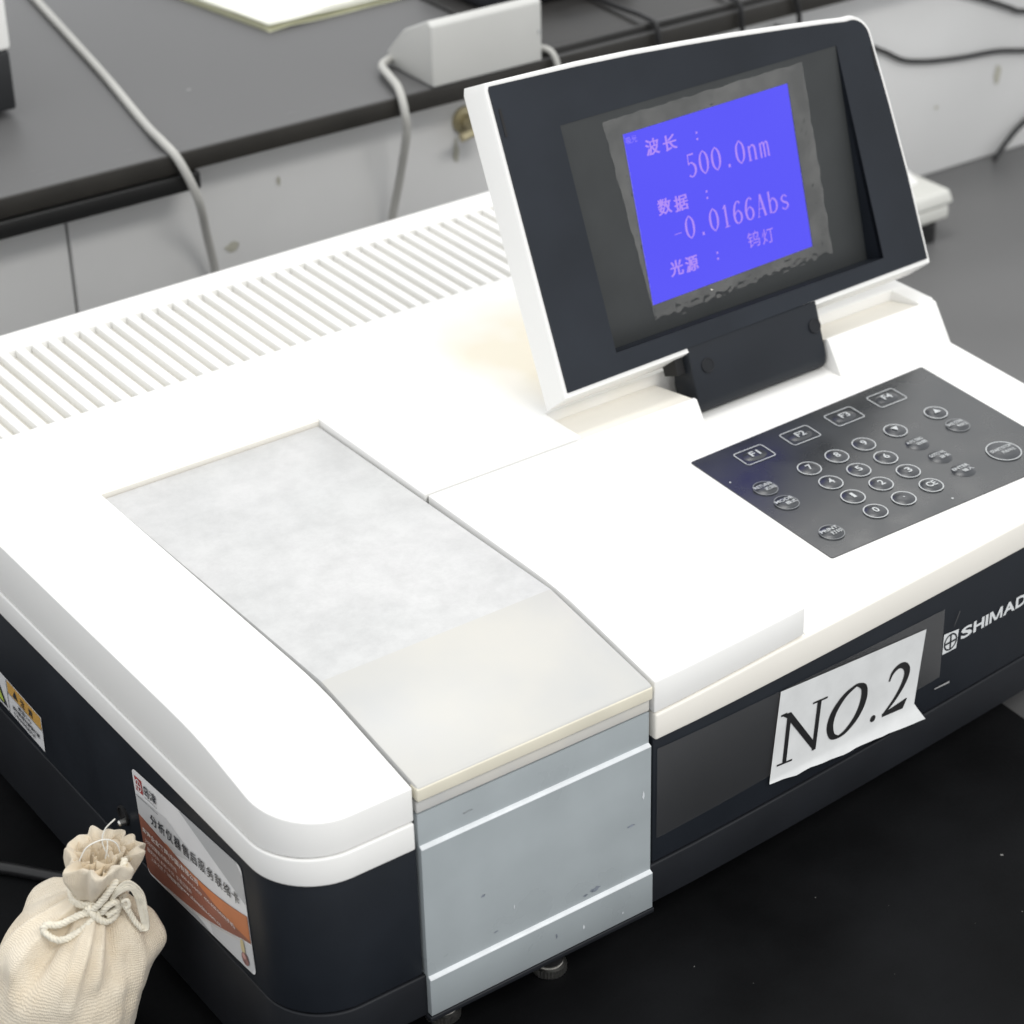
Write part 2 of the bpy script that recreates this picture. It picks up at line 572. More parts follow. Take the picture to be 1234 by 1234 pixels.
# sample compartment: front panel, flange, lid
PANEL = mat('grey_blue_paint', (0.335, 0.370, 0.385), 0.33, var=0.06, vscale=26, bump=0.04, bscale=250, rvar=0.10)
bm = prism([(-0.0030, 0.0312), (-0.0030, 0.0512), (-0.0012, 0.0520), (-0.0012, 0.1206), (0.0006, 0.1214),
            (0.0006, 0.1378), (0.018, 0.1378), (0.018, 0.0312)], 0.0012, 0.1222, 'x')
pan = finish(bm, 'compartment_panel', root, [PANEL], bevel=0.0003, seg=2, ang=20)
RIDGE = mat('ridge_highlight', (0.74, 0.77, 0.79), 0.35, var=0.06, vscale=120)  # pale colour stands in for the light caught by the ledges
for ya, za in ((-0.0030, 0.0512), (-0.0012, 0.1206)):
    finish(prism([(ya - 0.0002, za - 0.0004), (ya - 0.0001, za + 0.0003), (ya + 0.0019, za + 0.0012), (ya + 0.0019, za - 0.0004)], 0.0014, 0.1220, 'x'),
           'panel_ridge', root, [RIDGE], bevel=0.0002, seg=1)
finish(boxbm(0.0004, 0.1230, -0.0034, 0.01, 0.0282, 0.0307), 'panel_sill', root, [DARKBASE], bevel=0.0005)
SM = mat('ink_smudge', (0.215, 0.24, 0.285), 0.4, var=0.25, vscale=500)
SMP = mat('faint_smudge', (0.29, 0.31, 0.32), 0.4, var=0.15, vscale=500)
SMW = mat('pale_drip', (0.66, 0.69, 0.72), 0.3)
def blot(cx, cz, rx, rz, f, seed, m=SM, n=14):
    rr = random.Random(seed)
    bm = bmesh.new()
    poly(bm, [(cx + rx * math.cos(2 * math.pi * i / n) * rr.uniform(0.45, 1.1), cz + rz * math.sin(2 * math.pi * i / n) * rr.uniform(0.45, 1.1)) for i in range(n)], f)
    done_flat(bm, 'smudge', pan, [m])
fpan = lambda a, b: (a, -0.00135, b)
fl = lambda a, b: (a, -0.00315, b)
fu = lambda a, b: (a, 0.00045, b)
for args in ((0.091, 0.0560, 0.0036, 0.0016, fpan, 1), (0.0855, 0.0552, 0.0016, 0.0007, fpan, 9), (0.0310, 0.0820, 0.0010, 0.0009, fpan, 2), (0.1110, 0.0820, 0.0024, 0.0008, fpan, 3),
             (0.0370, 0.0590, 0.0014, 0.0005, fpan, 5), (0.1178, 0.0960, 0.0009, 0.0026, fpan, 4, SMW), (0.0470, 0.0680, 0.0004, 0.0014, fpan, 14, SMW),
             (0.0830, 0.0395, 0.0006, 0.0015, fl, 6, SMW), (0.1050, 0.0365, 0.0005, 0.0010, fl, 7, SMW), (0.0680, 0.0420, 0.0007, 0.0018, fl, 8, SM),
             (0.0260, 0.1285, 0.0026, 0.0005, fu, 21, SMP)):
    blot(*args)
FLANGE = mat('flange_paint', (0.62, 0.60, 0.55), 0.4, var2=(0.47, 0.48, 0.49), vscale=18)
finish(prism([(0.0004, 0.1386), (0.0004, 0.1443), (0.016, 0.1443), (0.016, 0.1386)], 0.0010, 0.1222, 'x'), 'lid_flange', root, [FLANGE], bevel=0.0006)
finish(boxbm(-0.0004, 0.1240, 0.0035, 0.2745, 0.0305, 0.1452), 'compartment_gap_shade', root, [BLACK])  # black fill standing in for the shade under the lid

for xa_, xb_ in ((-0.0012, -0.0002), (0.1232, 0.1246)):  # black strips added as shade in the gaps beside the lid
    finish(prism([(0.004, 0.1452), (0.004, 0.1500), (0.072, 0.1615), (0.2750, 0.1590), (0.2750, 0.1452)], xa_, xb_, 'x'), 'lid_gap_shade', root, [BLACK])
LID = bpy.data.materials.new('lid_plastic')
LID.use_nodes = True
nt = LID.node_tree
pb = nt.nodes['Principled BSDF']
pb.inputs['Roughness'].default_value = 0.36
tc = nt.nodes.new('ShaderNodeTexCoord')
def noise_ramp(scale, detail, p0, c0, p1, c1, w=0.6):
    nn = nt.nodes.new('ShaderNodeTexNoise')
    nn.inputs['Scale'].default_value = scale
    nn.inputs['Detail'].default_value = detail
    nn.inputs['Roughness'].default_value = w
    nt.links.new(tc.outputs['Object'], nn.inputs['Vector'])
    rr = nt.nodes.new('ShaderNodeValToRGB')
    rr.color_ramp.elements[0].position, rr.color_ramp.elements[1].position = p0, p1
    rr.color_ramp.elements[0].color, rr.color_ramp.elements[1].color = (*c0, 1), (*c1, 1)
    nt.links.new(nn.outputs['Fac'], rr.inputs['Fac'])
    return rr
r1 = noise_ramp(48, 12, 0.36, (0.535, 0.535, 0.535), 0.60, (0.63, 0.63, 0.63), 0.8)
r2 = noise_ramp(9, 3, 0.40, (0.93, 0.935, 0.93), 0.62, (1.0, 0.998, 0.995))
mx = nt.nodes.new('ShaderNodeMix')
mx.data_type = 'RGBA'
mx.blend_type = 'MULTIPLY'
mx.inputs[0].default_value = 1
nt.links.new(r1.outputs['Color'], mx.inputs[6])
nt.links.new(r2.outputs['Color'], mx.inputs[7])
nt.links.new(mx.outputs[2], pb.inputs['Base Color'])
r3 = noise_ramp(35, 6, 0.35, (0.28,) * 3, 0.65, (0.5,) * 3)
nt.links.new(r3.outputs['Color'], pb.inputs['Roughness'])
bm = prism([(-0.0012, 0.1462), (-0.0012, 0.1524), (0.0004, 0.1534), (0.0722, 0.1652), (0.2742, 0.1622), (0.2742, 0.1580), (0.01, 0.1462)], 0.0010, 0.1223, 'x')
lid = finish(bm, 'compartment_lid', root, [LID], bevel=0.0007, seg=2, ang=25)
# the sloping front of the lid is slightly darker and warmer than its flat
LIDF = mat('beige_lid_front', (0.60, 0.58, 0.525), 0.40, var2=(0.50, 0.503, 0.495), vscale=11, detail=10, rvar=0.06)
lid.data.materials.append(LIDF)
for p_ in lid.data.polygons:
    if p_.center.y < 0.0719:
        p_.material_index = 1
finish(prism([(-0.0016, 0.1458), (-0.0016, 0.1518), (-0.0008, 0.1522), (0.004, 0.1522), (0.004, 0.1458)], 0.0006, 0.1224, 'x'), 'lid_edge_strip', root,
       [mat('yellowed_strip', (0.72, 0.68, 0.56), 0.5, var=0.08, vscale=20)], bevel=0.0005)
# back wall of the lid opening
finish(boxbm(-0.0006, 0.1237, 0.2752, 0.2764, 0.150, H - 0.0012), 'opening_wall', root, [CREAM])

# feet
for (fx, fy) in ((0.0871, 0.030), (0.030, 0.034), (0.40, 0.16), (0.0, 0.42), (0.40, 0.42)):
    bm = bmesh.new()
    dark = fx == 0.030
    lathe(bm, [(0.0078, 0), (0.0082, 0.0006), (0.0082, 0.0046), (0.0068, 0.0052), (0.0068, 0.0064), (0.0060, 0.0066)], (fx, fy, ZM), 64, (1, 2))
    foot = finish(bm, 'foot', root, [STEEL], smooth=30)
    bm = bmesh.new()
    lathe(bm, [(0.0066, 0.0066), (0.0066, 0.040)], (fx, fy, ZM), 32)
    finish(bm, 'stem', foot, [RUBBER], smooth=30)

# ------------------------------------------------------------------ display head
TILT, DYAW = RAD(22.74), RAD(0.5)
DO = Vector((0.2537, 0.195, 0.1948))
du = Vector((math.cos(DYAW), math.sin(DYAW), 0))
dv = Vector((-math.sin(DYAW) * math.sin(TILT), math.cos(DYAW) * math.sin(TILT), math.cos(TILT)))
dn = du.cross(dv)
MD = Matrix(((du.x, dv.x, dn.x, DO.x), (du.y, dv.y, dn.y, DO.y), (du.z, dv.z, dn.z, DO.z), (0, 0, 0, 1)))
OW, OH, DB = 0.1854, 0.1176, 0.0135
def outline(g=0.0, gb=0.0):
    """bezel outline, clockwise from the lower left, grown by g"""
    pts = [(-0.0338 - g, -0.0112 - g - gb), (-0.0354 - g, 0.1435), (-0.0346 - g * 0.8, 0.1452 + g * 0.8)]
    for (a, b) in ((0.019, 0.1434), (0.052, 0.1417), (0.085, 0.1393), (0.118, 0.1366), (0.150, 0.1335), (0.178, 0.1306), (0.196, 0.1284)):
        pts.append((a, b + g))
    cx, cy, r = 0.1985, 0.1172, 0.0114
    for k in range(8):
        a = RAD(82 - k * 82 / 7)
        pts.append((cx + (r + g) * math.cos(a), cy + (r + g) * math.sin(a)))
    pts += [(0.2128 + g, 0.080), (0.2150 + g, 0.040), (0.2160 + g, -0.0084 - g - gb)]
    return pts
disp = None
# white shell, lofted back from the bezel
bm = bmesh.new()
loops = []
for g, gb, z in ((-0.0004, 0.0, -0.0012), (0.0019, 0.0006, -0.0010), (0.0026, 0.0008, -0.0030), (0.0022, 0.0068, -0.0205), (-0.0008, 0.0068, -0.0230)):
    loops.append([bm.verts.new((a, b, z)) for a, b in outline(g, gb)])
n = len(loops[0])
for L0, L1 in zip(loops[:-1], loops[1:]):
    for i in range(n):
        bm.faces.new((L0[i], L0[(i + 1) % n], L1[(i + 1) % n], L1[i]))
bm.faces.new(loops[-1][::-1])
disp = finish(bm, 'display_head', root, [WHITE], bevel=0.0, smooth=32, M=MD)

def plate_with_hole(out, inn, z0, z1):
    bm = bmesh.new()
    es = []
    lo = []
    for pts in (out, inn):
        vs = [bm.verts.new((a, b, z1)) for a, b in pts]
        lo.append(vs)
        for i in range(len(vs)):
            es.append(bm.edges.new((vs[i], vs[(i + 1) % len(vs)])))
    bmesh.ops.triangle_fill(bm, edges=es, use_beauty=True)
    for vs in lo:
        bs = [bm.verts.new((v.co.x, v.co.y, z0)) for v in vs]
        for i in range(len(vs)):
            j = (i + 1) % len(vs)
            bm.faces.new((vs[i], vs[j], bs[j], bs[i]))
    return bm
# wall of the recess follows the tilted floor
opening = [(0, 0), (OW, 0), (OW, OH), (0, OH)]
bm = plate_with_hole(outline(0.0), opening, -0.0030, 0.0)
finish(bm, 'bezel', disp, [BEZEL], smooth=30, M=MD)
def floor_pt(u_, t, lift=0.0):
    """point on the sloping recess floor; t is distance up the slope from the bottom"""
    L = math.hypot(OH, DB)
    return MD @ Vector((u_ - 0.0, t * OH / L + lift * DB / L, -DB + t * DB / L - 0.0004 + lift * OH / L))
Lf = math.hypot(OH, DB)
bm = bmesh.new()
def quad(bm, pts, mi=0):
    f_ = bm.faces.new([bm.verts.new(p) for p in pts])
    f_.material_index = mi
quad(bm, [floor_pt(0, 0), floor_pt(OW, 0), floor_pt(OW, Lf), floor_pt(0, Lf)])
done_flat(bm, 'screen_recess', disp, [FLOORM])
# the shell must be hollow behind the recess: dark side walls
bm = bmesh.new()
P = lambda a, b, c: MD @ Vector((a, b, c))
quad(bm, [P(OW, 0, -0.0001), P(OW, OH, -0.0001), P(OW, OH, -0.001), P(OW, 0, -DB - 0.0006)])
quad(bm, [P(0, OH, -0.0001), P(0, 0, -0.0001), P(0, 0, -DB - 0.0006), P(0, OH, -0.001)])
quad(bm, [P(0, 0, -0.0001), P(OW, 0, -0.0001), P(OW, 0, -DB - 0.0006), P(0, 0, -DB - 0.0006)])
quad(bm, [P(0, OH, -0.0001), P(OW, OH, -0.0001), P(OW, OH, -0.001), P(0, OH, -0.001)])
done_flat(bm, 'recess_wall', disp, [DARK])
# thin shadow joints and slots on the bezel
for (a0, b0, a1, b1) in ((-0.0330, 0.1195, -0.0315, 0.1335), (0.2088, 0.0985, 0.2102, 0.1120)):
    bm = boxbm(a0, a1, b0, b1, -0.001, 0.00025)
    finish(bm, 'bezel_slot', disp, [BLACK], M=MD)
# LCD
bm = bmesh.new()
quad(bm, [floor_pt(0.0372, 0.0150, 0.0004), floor_pt(0.1482, 0.0172, 0.0004), floor_pt(0.1480, 0.1062, 0.0004), floor_pt(0.0368, 0.1050, 0.0004)])
done_flat(bm, 'lcd_screen', disp, [mat('lcd_blue', (0.01, 0.01, 0.03), 0.25, emit=((0.098, 0.085, 1.0), 0.92), spec=0.15)])
lm = MATS['lcd_blue']
nt = lm.node_tree
tc = nt.nodes.new('ShaderNodeTexCoord')
rg_ = noise_ramp(7, 1, 0.3, (0.094, 0.083, 0.98), 0.7, (0.112, 0.100, 1.0))
nt.links.new(rg_.outputs['Color'], nt.nodes['Principled BSDF'].inputs['Emission Color'])
# metal-film frame round the LCD: crinkled protective film
FILM = mat('crinkled_film', (0.095, 0.092, 0.086), 0.2, var=0.12, vscale=60, bump=0.12, bscale=160, rvar=0.06, bdist=0.002, coat=0.4)
FILM = bpy.data.materials.new('clear_crinkled_film')
FILM.use_nodes = True
nt = FILM.node_tree
nt.nodes.clear()
fo_ = nt.nodes.new('ShaderNodeOutputMaterial')
fm_ = nt.nodes.new('ShaderNodeMixShader')
ft_ = nt.nodes.new('ShaderNodeBsdfTransparent')
fg_ = nt.nodes.new('ShaderNodeBsdfGlossy')
fg_.inputs['Color'].default_value = (1.0, 0.97, 0.92, 1)
fg_.inputs['Roughness'].default_value = 0.09
tc = nt.nodes.new('ShaderNodeTexCoord')
fr2 = noise_ramp(60, 2, 0.35, (0.065,) * 3, 0.70, (0.115,) * 3)
nt.links.new(fr2.outputs['Color'], fm_.inputs[0])
nt.links.new(ft_.outputs[0], fm_.inputs[1])
nt.links.new(fg_.outputs[0], fm_.inputs[2])
nt.links.new(fm_.outputs[0], fo_.inputs[0])
inner = [(0.0372, 0.0150), (0.1482, 0.0172), (0.1480, 0.1062), (0.0368, 0.1050)]
outer = [(0.0372, 0.0045), (0.1612, 0.0100), (0.1598, 0.1150), (0.0253, 0.1140)]
bm = bmesh.new()
NS, NW = 90, 14
grid = []
for e in range(4):
    i0, i1 = Vector(inner[e]), Vector(inner[(e + 1) % 4])
    o0, o1 = Vector(outer[e]), Vector(outer[(e + 1) % 4])
    for s in range(NS):
        t = s / NS
        a, b = i0.lerp(i1, t), o0.lerp(o1, t)
        rowv = []
        for w in range(NW):
            q = a.lerp(b, w / (NW - 1))
            k = math.sin(math.pi * min(1, w / (NW - 1) * 1.0)) * 0.6 + 0.4
            n3 = noise.noise(Vector((q.x * 260, q.y * 260, 3.1)))
            h = 0.0007 + 0.0010 * k * ((1 - 2.2 * abs(n3)) * 0.6 + noise.noise(Vector((q.x * 620, q.y * 500, 1.7))) * 0.10 + 0.3)
            if e == 0:
                h = 0.0007 + (h - 0.0007) * 1.6
            if w == NW - 1:
                q = q + (b - a).normalized() * 0.0011 * noise.noise(Vector((q.x * 150, q.y * 150, 9)))
            rowv.append(bm.verts.new(floor_pt(q.x, q.y, max(0.0003, h))))
        grid.append(rowv)
for i in range(len(grid)):
    A_, B_ = grid[i], grid[(i + 1) % len(grid)]
    for w in range(NW - 1):
        bm.faces.new((A_[w], A_[w + 1], B_[w + 1], B_[w]))
finish(bm, 'screen_film', disp, [FILM], smooth=60)
# LCD characters
LCDT = mat('lcd_character', (0.03, 0.02, 0.04), 0.4, emit=((0.43, 0.265, 0.95), 0.92), spec=0.15)
bm = bmesh.new()
flcd = lambda a, b: floor_pt(a, b, 0.0008)
G = {
 '0': [([(0.5, 1), (0.22, 0.8), (0.14, 0.5), (0.22, 0.2), (0.5, 0)], [0.05, 0.11, 0.14, 0.11, 0.05]), ([(0.5, 0), (0.78, 0.2), (0.86, 0.5), (0.78, 0.8), (0.5, 1)], [0.05, 0.11, 0.14, 0.11, 0.05])],
 '1': [([(0.3, 0.84), (0.52, 0.98)], [0.05, 0.08]), ([(0.52, 1), (0.52, 0)], [0.13, 0.13]), ([(0.28, 0.02), (0.76, 0.02)], [0.05, 0.05])],
 '5': [([(0.80, 0.97), (0.26, 0.97)], [0.09, 0.07]), ([(0.26, 0.98), (0.23, 0.55)], [0.06, 0.06]), ([(0.23, 0.55), (0.5, 0.62), (0.80, 0.45), (0.80, 0.2), (0.5, 0.02), (0.18, 0.10)], [0.05, 0.07, 0.13, 0.13, 0.07, 0.10])],
 '6': [([(0.80, 0.88), (0.62, 0.99), (0.34, 0.86), (0.16, 0.5), (0.22, 0.15), (0.5, 0.02), (0.80, 0.16), (0.82, 0.40), (0.55, 0.58), (0.22, 0.42)], [0.11, 0.06, 0.11, 0.14, 0.12, 0.06, 0.12, 0.12, 0.06, 0.06])],
 '.': [([(0.40, 0.055), (0.60, 0.055)], [0.17, 0.17])],
 '-': [([(0.1, 0.38), (0.8, 0.38)], [0.035, 0.035])],
 'n': [([(0.2, 0.66), (0.2, 0)], [0.12, 0.12]), ([(0.2, 0.52), (0.5, 0.66), (0.74, 0.54), (0.76, 0)], [0.05, 0.08, 0.12, 0.12]), ([(0.06, 0.02), (0.36, 0.02)], [0.04, 0.04]), ([(0.62, 0.02), (0.92, 0.02)], [0.04, 0.04])],
 'm': [([(0.14, 0.66), (0.14, 0)], [0.11, 0.11]), ([(0.14, 0.54), (0.34, 0.66), (0.48, 0.54), (0.50, 0)], [0.05, 0.07, 0.11, 0.11]), ([(0.5, 0.54), (0.70, 0.66), (0.84, 0.54), (0.86, 0)], [0.05, 0.07, 0.11, 0.11])],
 'A': [([(0.5, 1), (0.14, 0.0)], [0.05, 0.05]), ([(0.5, 1), (0.84, 0.0)], [0.14, 0.14]), ([(0.28, 0.36), (0.70, 0.36)], [0.05, 0.05]), ([(0.04, 0.02), (0.28, 0.02)], [0.04, 0.04]), ([(0.70, 0.02), (0.98, 0.02)], [0.04, 0.04])],
 'b': [([(0.2, 1), (0.2, 0.02)], [0.12, 0.12]), ([(0.2, 0.46), (0.5, 0.66), (0.82, 0.5), (0.84, 0.2), (0.5, 0.01), (0.2, 0.12)], [0.05, 0.07, 0.12, 0.12, 0.06, 0.05])],
 's': [([(0.76, 0.54), (0.5, 0.66), (0.24, 0.53), (0.36, 0.38), (0.68, 0.28), (0.80, 0.14), (0.5, 0.01), (0.2, 0.12)], [0.08, 0.06, 0.11, 0.10, 0.11, 0.11, 0.06, 0.08])],
}
def lcd_line(s, x0, y0, cell, h, dy):
    for i, ch in enumerate(s):
        if ch == ' ':
            continue
        for pts, ws in G[ch]:
            sm = len(pts) > 2
            stroke(bm, [(x0 + cell * (i + p[0] * 0.86), y0 + dy * i + p[1] * h) for p in pts], [w * cell * 1.25 for w in ws], flcd, 5, 0, sm)
lcd_line('500.0nm', 0.0728, 0.0732, 0.0082, 0.0122, -0.00022)
lcd_line('-0.0166Abs', 0.0572, 0.0425, 0.0081, 0.0120, -0.00012)
for s, a, b, w, h in (('波', 0.0490, 0.0905, 0.0088, 0.0084), ('长', 0.0604, 0.0900, 0.0088, 0.0082),
                      ('数', 0.0503, 0.0588, 0.0088, 0.0084), ('据', 0.0610, 0.0580, 0.0088, 0.0084),
                      ('光', 0.0515, 0.0259, 0.0084, 0.0082), ('源', 0.0616, 0.0254, 0.0084, 0.0084)):
    add_text(bm, s, a, b, w, h, flcd, 0.012)
    add_text(bm, s, a + 0.0003, b, w, h, lambda a, b: floor_pt(a, b, 0.00085), 0.012)
for s, a, b, w, h in (('钨', 0.1048, 0.0272, 0.0082, 0.0084), ('灯', 0.1148, 0.0266, 0.0080, 0.0082)):
    add_text(bm, s, a, b, w, h, flcd, 0.0)
for (a, b) in ((0.0829, 0.0950), (0.0828, 0.0917), (0.0832, 0.0638), (0.0830, 0.0604), (0.0836, 0.0307), (0.0835, 0.0275)):
    stroke(bm, [(a - 0.0006, b), (a + 0.0006, b)], [0.0011, 0.0011], flcd, 1, 0, False)
done_flat(bm, 'screen_text', disp, [LCDT])
bm = bmesh.new()
add_text(bm, '吸光', 0.0378, 0.0995, 0.0070, 0.0036, flcd, 0)
done_flat(bm, 'screen_text', disp, [mat('lcd_faint', (0.03, 0.02, 0.04), 0.4, emit=((0.28, 0.20, 0.98), 0.93))])

# hinge below the head
prof = []
for (b, z) in ((-0.0095, -0.0130), (-0.0095, -0.0008), (-0.0400, -0.0022), (-0.0438, -0.0036), (-0.0462, -0.0068), (-0.0468, -0.0110), (-0.0455, -0.0200), (-0.0300, -0.0200)):
    prof.append((b, z))
bm = prism(prof, 0.0440, 0.1335, 'x')
hinge = finish(bm, 'hinge', disp, [DARK], bevel=0.0008, smooth=35, M=MD)
bm = boxbm(0.0385, 0.1345, -0.0240, -0.0085, -0.0190, -0.0070)
finish(bm, 'hinge_bracket', disp, [BLACK], bevel=0.0006, M=MD)
for a in (0.0545, 0.1292):
    bm = bmesh.new()
    lathe(bm, [(0.0040, -0.0024), (0.0040, -0.0008), (0.0036, -0.0006), (0.0033, -0.0009)], (a, -0.0226, 0), 32)
    finish(bm, 'screw_cap', disp, [DARKBASE], smooth=30, M=MD)

# ------------------------------------------------------------------ keypad
KEYB = mat('keypad_overlay', (0.027, 0.030, 0.033), 0.30, var=0.22, vscale=28, rvar=0.08, spec=0.65)
KEYD = mat('key_dome', (0.036, 0.039, 0.044), 0.30, spec=0.6)
KEYF = mat('key_faint_ring', (0.22, 0.23, 0.235), 0.4)
KEYR = mat('key_white_print', (0.52, 0.54, 0.54), 0.4)
def kf(lift):
    return lambda a, b: (a, b, padz(a, b) + 0.0006 + lift)
bm = bmesh.new()
kc = [(0.2668, 0.0436), (0.4316, 0.0436), (0.4322, 0.1555), (0.2664, 0.1500)]
# the overlay is a thin sheet with rounded corners
def rounded(pts, r, n=5):
    out = []
    m = len(pts)
    for i in range(m):
        p0, p1, p2 = Vector(pts[i - 1]), Vector(pts[i]), Vector(pts[(i + 1) % m])
        a, b = (p0 - p1).normalized() * r, (p2 - p1).normalized() * r
        for k in range(n + 1):
            t = k / n
            q = (p1 + a) * (1 - t) ** 2 + p1 * 2 * t * (1 - t) + (p1 + b) * t * t
            out.append((q.x, q.y))
    return out
rp = rounded(kc, 0.0016)
up = [bm.verts.new(kf(0.0005)(a, b)) for a, b in rp]
dn_ = [bm.verts.new(kf(-0.0004)(a, b)) for a, b in rp]
bm.faces.new(up)
for i in range(len(up)):
    j = (i + 1) % len(up)
    bm.faces.new((up[i], up[j], dn_[j], dn_[i]))
keypad = finish(bm, 'keypad', root, [KEYB], smooth=None)

def round_key(cx, cy, r, legends, ring=0, name='key'):
    bm = bmesh.new()
    f0 = lambda lift: (lambda a, b: kf(0.0005 + lift)(a, b))
    prev = None
    N = 28
    for k, (q, h) in enumerate(((1.0, 0.0001), (0.9, 0.00035), (0.72, 0.0008), (0.45, 0.0011), (0.0, 0.0012))):
        if q == 0:
            c = bm.verts.new(f0(h)(cx, cy))
            for i in range(N):
                bm.faces.new((prev[i], prev[(i + 1) % N], c))
        else:
            rg = [bm.verts.new(f0(h)(cx + r * q * math.cos(2 * math.pi * i / N), cy + r * q * math.sin(2 * math.pi * i / N))) for i in range(N)]
            if prev:
                for i in range(N):
                    bm.faces.new((prev[i], prev[(i + 1) % N], rg[(i + 1) % N], rg[i]))
            prev = rg
    for fc in bm.faces:
        fc.smooth = True
    if ring:
        pts = [(cx + r * 0.97 * math.cos(2 * math.pi * i / 36), cy + r * 0.97 * math.sin(2 * math.pi * i / 36)) for i in range(37)]
        stroke(bm, pts, [0.00058 if ring == 1 else 0.00042] * 37, f0(0.0006), 1, 1 if ring == 1 else 2, False)
    for (s, dx, dy, w, h, bold) in legends:
        add_text(bm, s, cx + dx - w / 2, cy + dy - h / 2, w, h, f0(0.00145), bold, 1)
    return done_flat(bm, name, keypad, [KEYD, KEYR, KEYF])

for s, cx, cy in (('7', .3116, .1105), ('8', .3310, .1114), ('9', .3504, .1124), ('4', .3116, .0943), ('5', .3312, .0952), ('6', .3507, .0963),
                  ('1', .3117, .0781), ('2', .3314, .0790), ('3', .3510, .0801), ('0', .3119, .0619), ('.', .3314, .0626), ('CE', .3511, .0637),
                  ('▼', .3733, .1132), ('▲', .4033, .1146)):
    w, h = {'CE': (0.0058, 0.0042), '.': (0.0009, 0.0009), '1': (0.0018, 0.0044), '▼': (0.0042, 0.0036), '▲': (0.0042, 0.0036)}.get(s, (0.0030, 0.0044))
    if s in '▼▲':
        d = 1 if s == '▲' else -1
        k = round_key(cx, cy, 0.0062, [], 1)
        bm = bmesh.new()
        poly(bm, [(cx - 0.0022, cy - 0.0018 * d), (cx + 0.0022, cy - 0.0018 * d), (cx, cy + 0.0020 * d)], kf(0.0022))
        done_flat(bm, 'key_arrow', keypad, [KEYR])
    else:
        round_key(cx, cy, 0.0062, [(s, 0, 0, w, h, 0.02)], 1)
for e, c, cx, cy, rg, r in (('RETURN', '返回', .2811, .1088, 2, 0.0064), ('MODE', '模式', .2811, .0928, 2, 0.0064), ('PRINT', '打印', .2814, .0600, 2, 0.0064),
                            ('BASE CORR', '基线校正', .4037, .0987, 2, 0.0064), ('AUTO ZERO', '自动调零', .3737, .0974, 0, 0.0062),
                            ('GOTO WL', '波长', .3743, .0813, 0, 0.0062), ('ENTER', '输入', .3748, .0652, 0, 0.0062), ('START/STOP', '开始/停止', .4047, .0665, 1, 0.0092)):
    w = 0.0105 if r < 0.008 else 0.0140
    round_key(cx, cy, r, [(e, -0.0006, 0.0016, w, 0.0023, 0.015), (c, 0.0014, -0.0018, w * 0.62, 0.0027, 0.012)], rg)
for s, cx, cy in (('F1', .2976, .1366), ('F2', .3296, .1380), ('F3', .3613, .1393), ('F4', .3929, .1409)):
    bm = bmesh.new()
    rp = rounded([(cx - 0.0093, cy - 0.0062), (cx + 0.0093, cy - 0.0062), (cx + 0.0093, cy + 0.0062), (cx - 0.0093, cy + 0.0062)], 0.0018, 4)
    stroke(bm, rp + rp[:2], [0.00058] * (len(rp) + 2), kf(0.0009), 1, 1, False)
    N = 24
    prev = None
    for q, h in ((1, 0.0001), (0.8, 0.0005), (0.5, 0.0009)):
        rg = [bm.verts.new(kf(0.0005 + h)(cx + 0.0072 * q * math.cos(2 * math.pi * i / N), cy + 0.0046 * q * math.sin(2 * math.pi * i / N))) for i in range(N)]
        if prev:
            for i in range(N):
                fc = bm.faces.new((prev[i], prev[(i + 1) % N], rg[(i + 1) % N], rg[i]))
                fc.smooth = True
        prev = rg
    bm.faces.new(prev)
    add_text(bm, s, cx - 0.0030, cy - 0.0022, 0.0060, 0.0044, kf(0.0018), 0.02, 1)
    done_flat(bm, 'key', keypad, [KEYD, KEYR, KEYF])
for (a, b, r) in ((0.2705, 0.1235, 0.0006), (0.3516, 0.0491, 0.0007)):
    bm = bmesh.new()
    poly(bm, [(a + r * math.cos(i), b + r * math.sin(i)) for i in range(6)], kf(0.0007))
    done_flat(bm, 'paint_chip', keypad, [KEYR])

# ------------------------------------------------------------------ print on the front
def ff(off):
    return lambda a, b: (a, 0.0006 + bow(a) - off, b)
# emblem and maker's name
bm = bmesh.new()
EM = [(0.3140, 0.0834), (0.3242, 0.0830), (0.3252, 0.0937), (0.3142, 0.0951)]
poly(bm, EM, ff(0.00045), 0)
ec, er = (0.3194, 0.0888), 0.0044
pts = [(ec[0] + er * math.cos(2 * math.pi * i / 40), ec[1] + er * math.sin(2 * math.pi * i / 40)) for i in range(41)]
stroke(bm, pts, [0.0009] * 41, ff(0.0006), 1, 1, False)
stroke(bm, [(ec[0], ec[1] - er), (ec[0], ec[1] + er)], [0.0010] * 2, ff(0.0007), 1, 1, False)
stroke(bm, [(ec[0] - er, ec[1]), (ec[0] + er, ec[1])], [0.0010] * 2, ff(0.0008), 1, 1, False)
adv = [('S', .3272, .0084), ('H', .3366, .0080), ('I', .3456, .0020), ('M', .3487, .0098), ('A', .3592, .0090), ('D', .3688, .0082), ('Z', .3776, .0078), ('U', .3860, .0080)]
for ch, a, w in adv:
    if ch == 'M':
        for p_ in ([(a + .0008, .0862), (a + .0008, .0928)], [(a + w - .0008, .0862), (a + w - .0008, .0928)]):
            stroke(bm, p_, [.0016, .0016], ff(0.00045), 1, 0, False)
        poly(bm, [(a + .0001, .0928), (a + .0021, .0928), (a + w / 2 + .0007, .0866), (a + w / 2 - .0009, .0866)], ff(0.00050), 0)
        poly(bm, [(a + w - .0001, .0928), (a + w - .0021, .0928), (a + w / 2 - .0007, .0866), (a + w / 2 + .0009, .0866)], ff(0.00055), 0)
        continue
    add_text(bm, ch, a, 0.0862, w, 0.0066, ff(0.00045), 0.012 if ch == 'M' else 0.03, 0)
done_flat(bm, 'maker_name', root, [LETTERW, DARK])

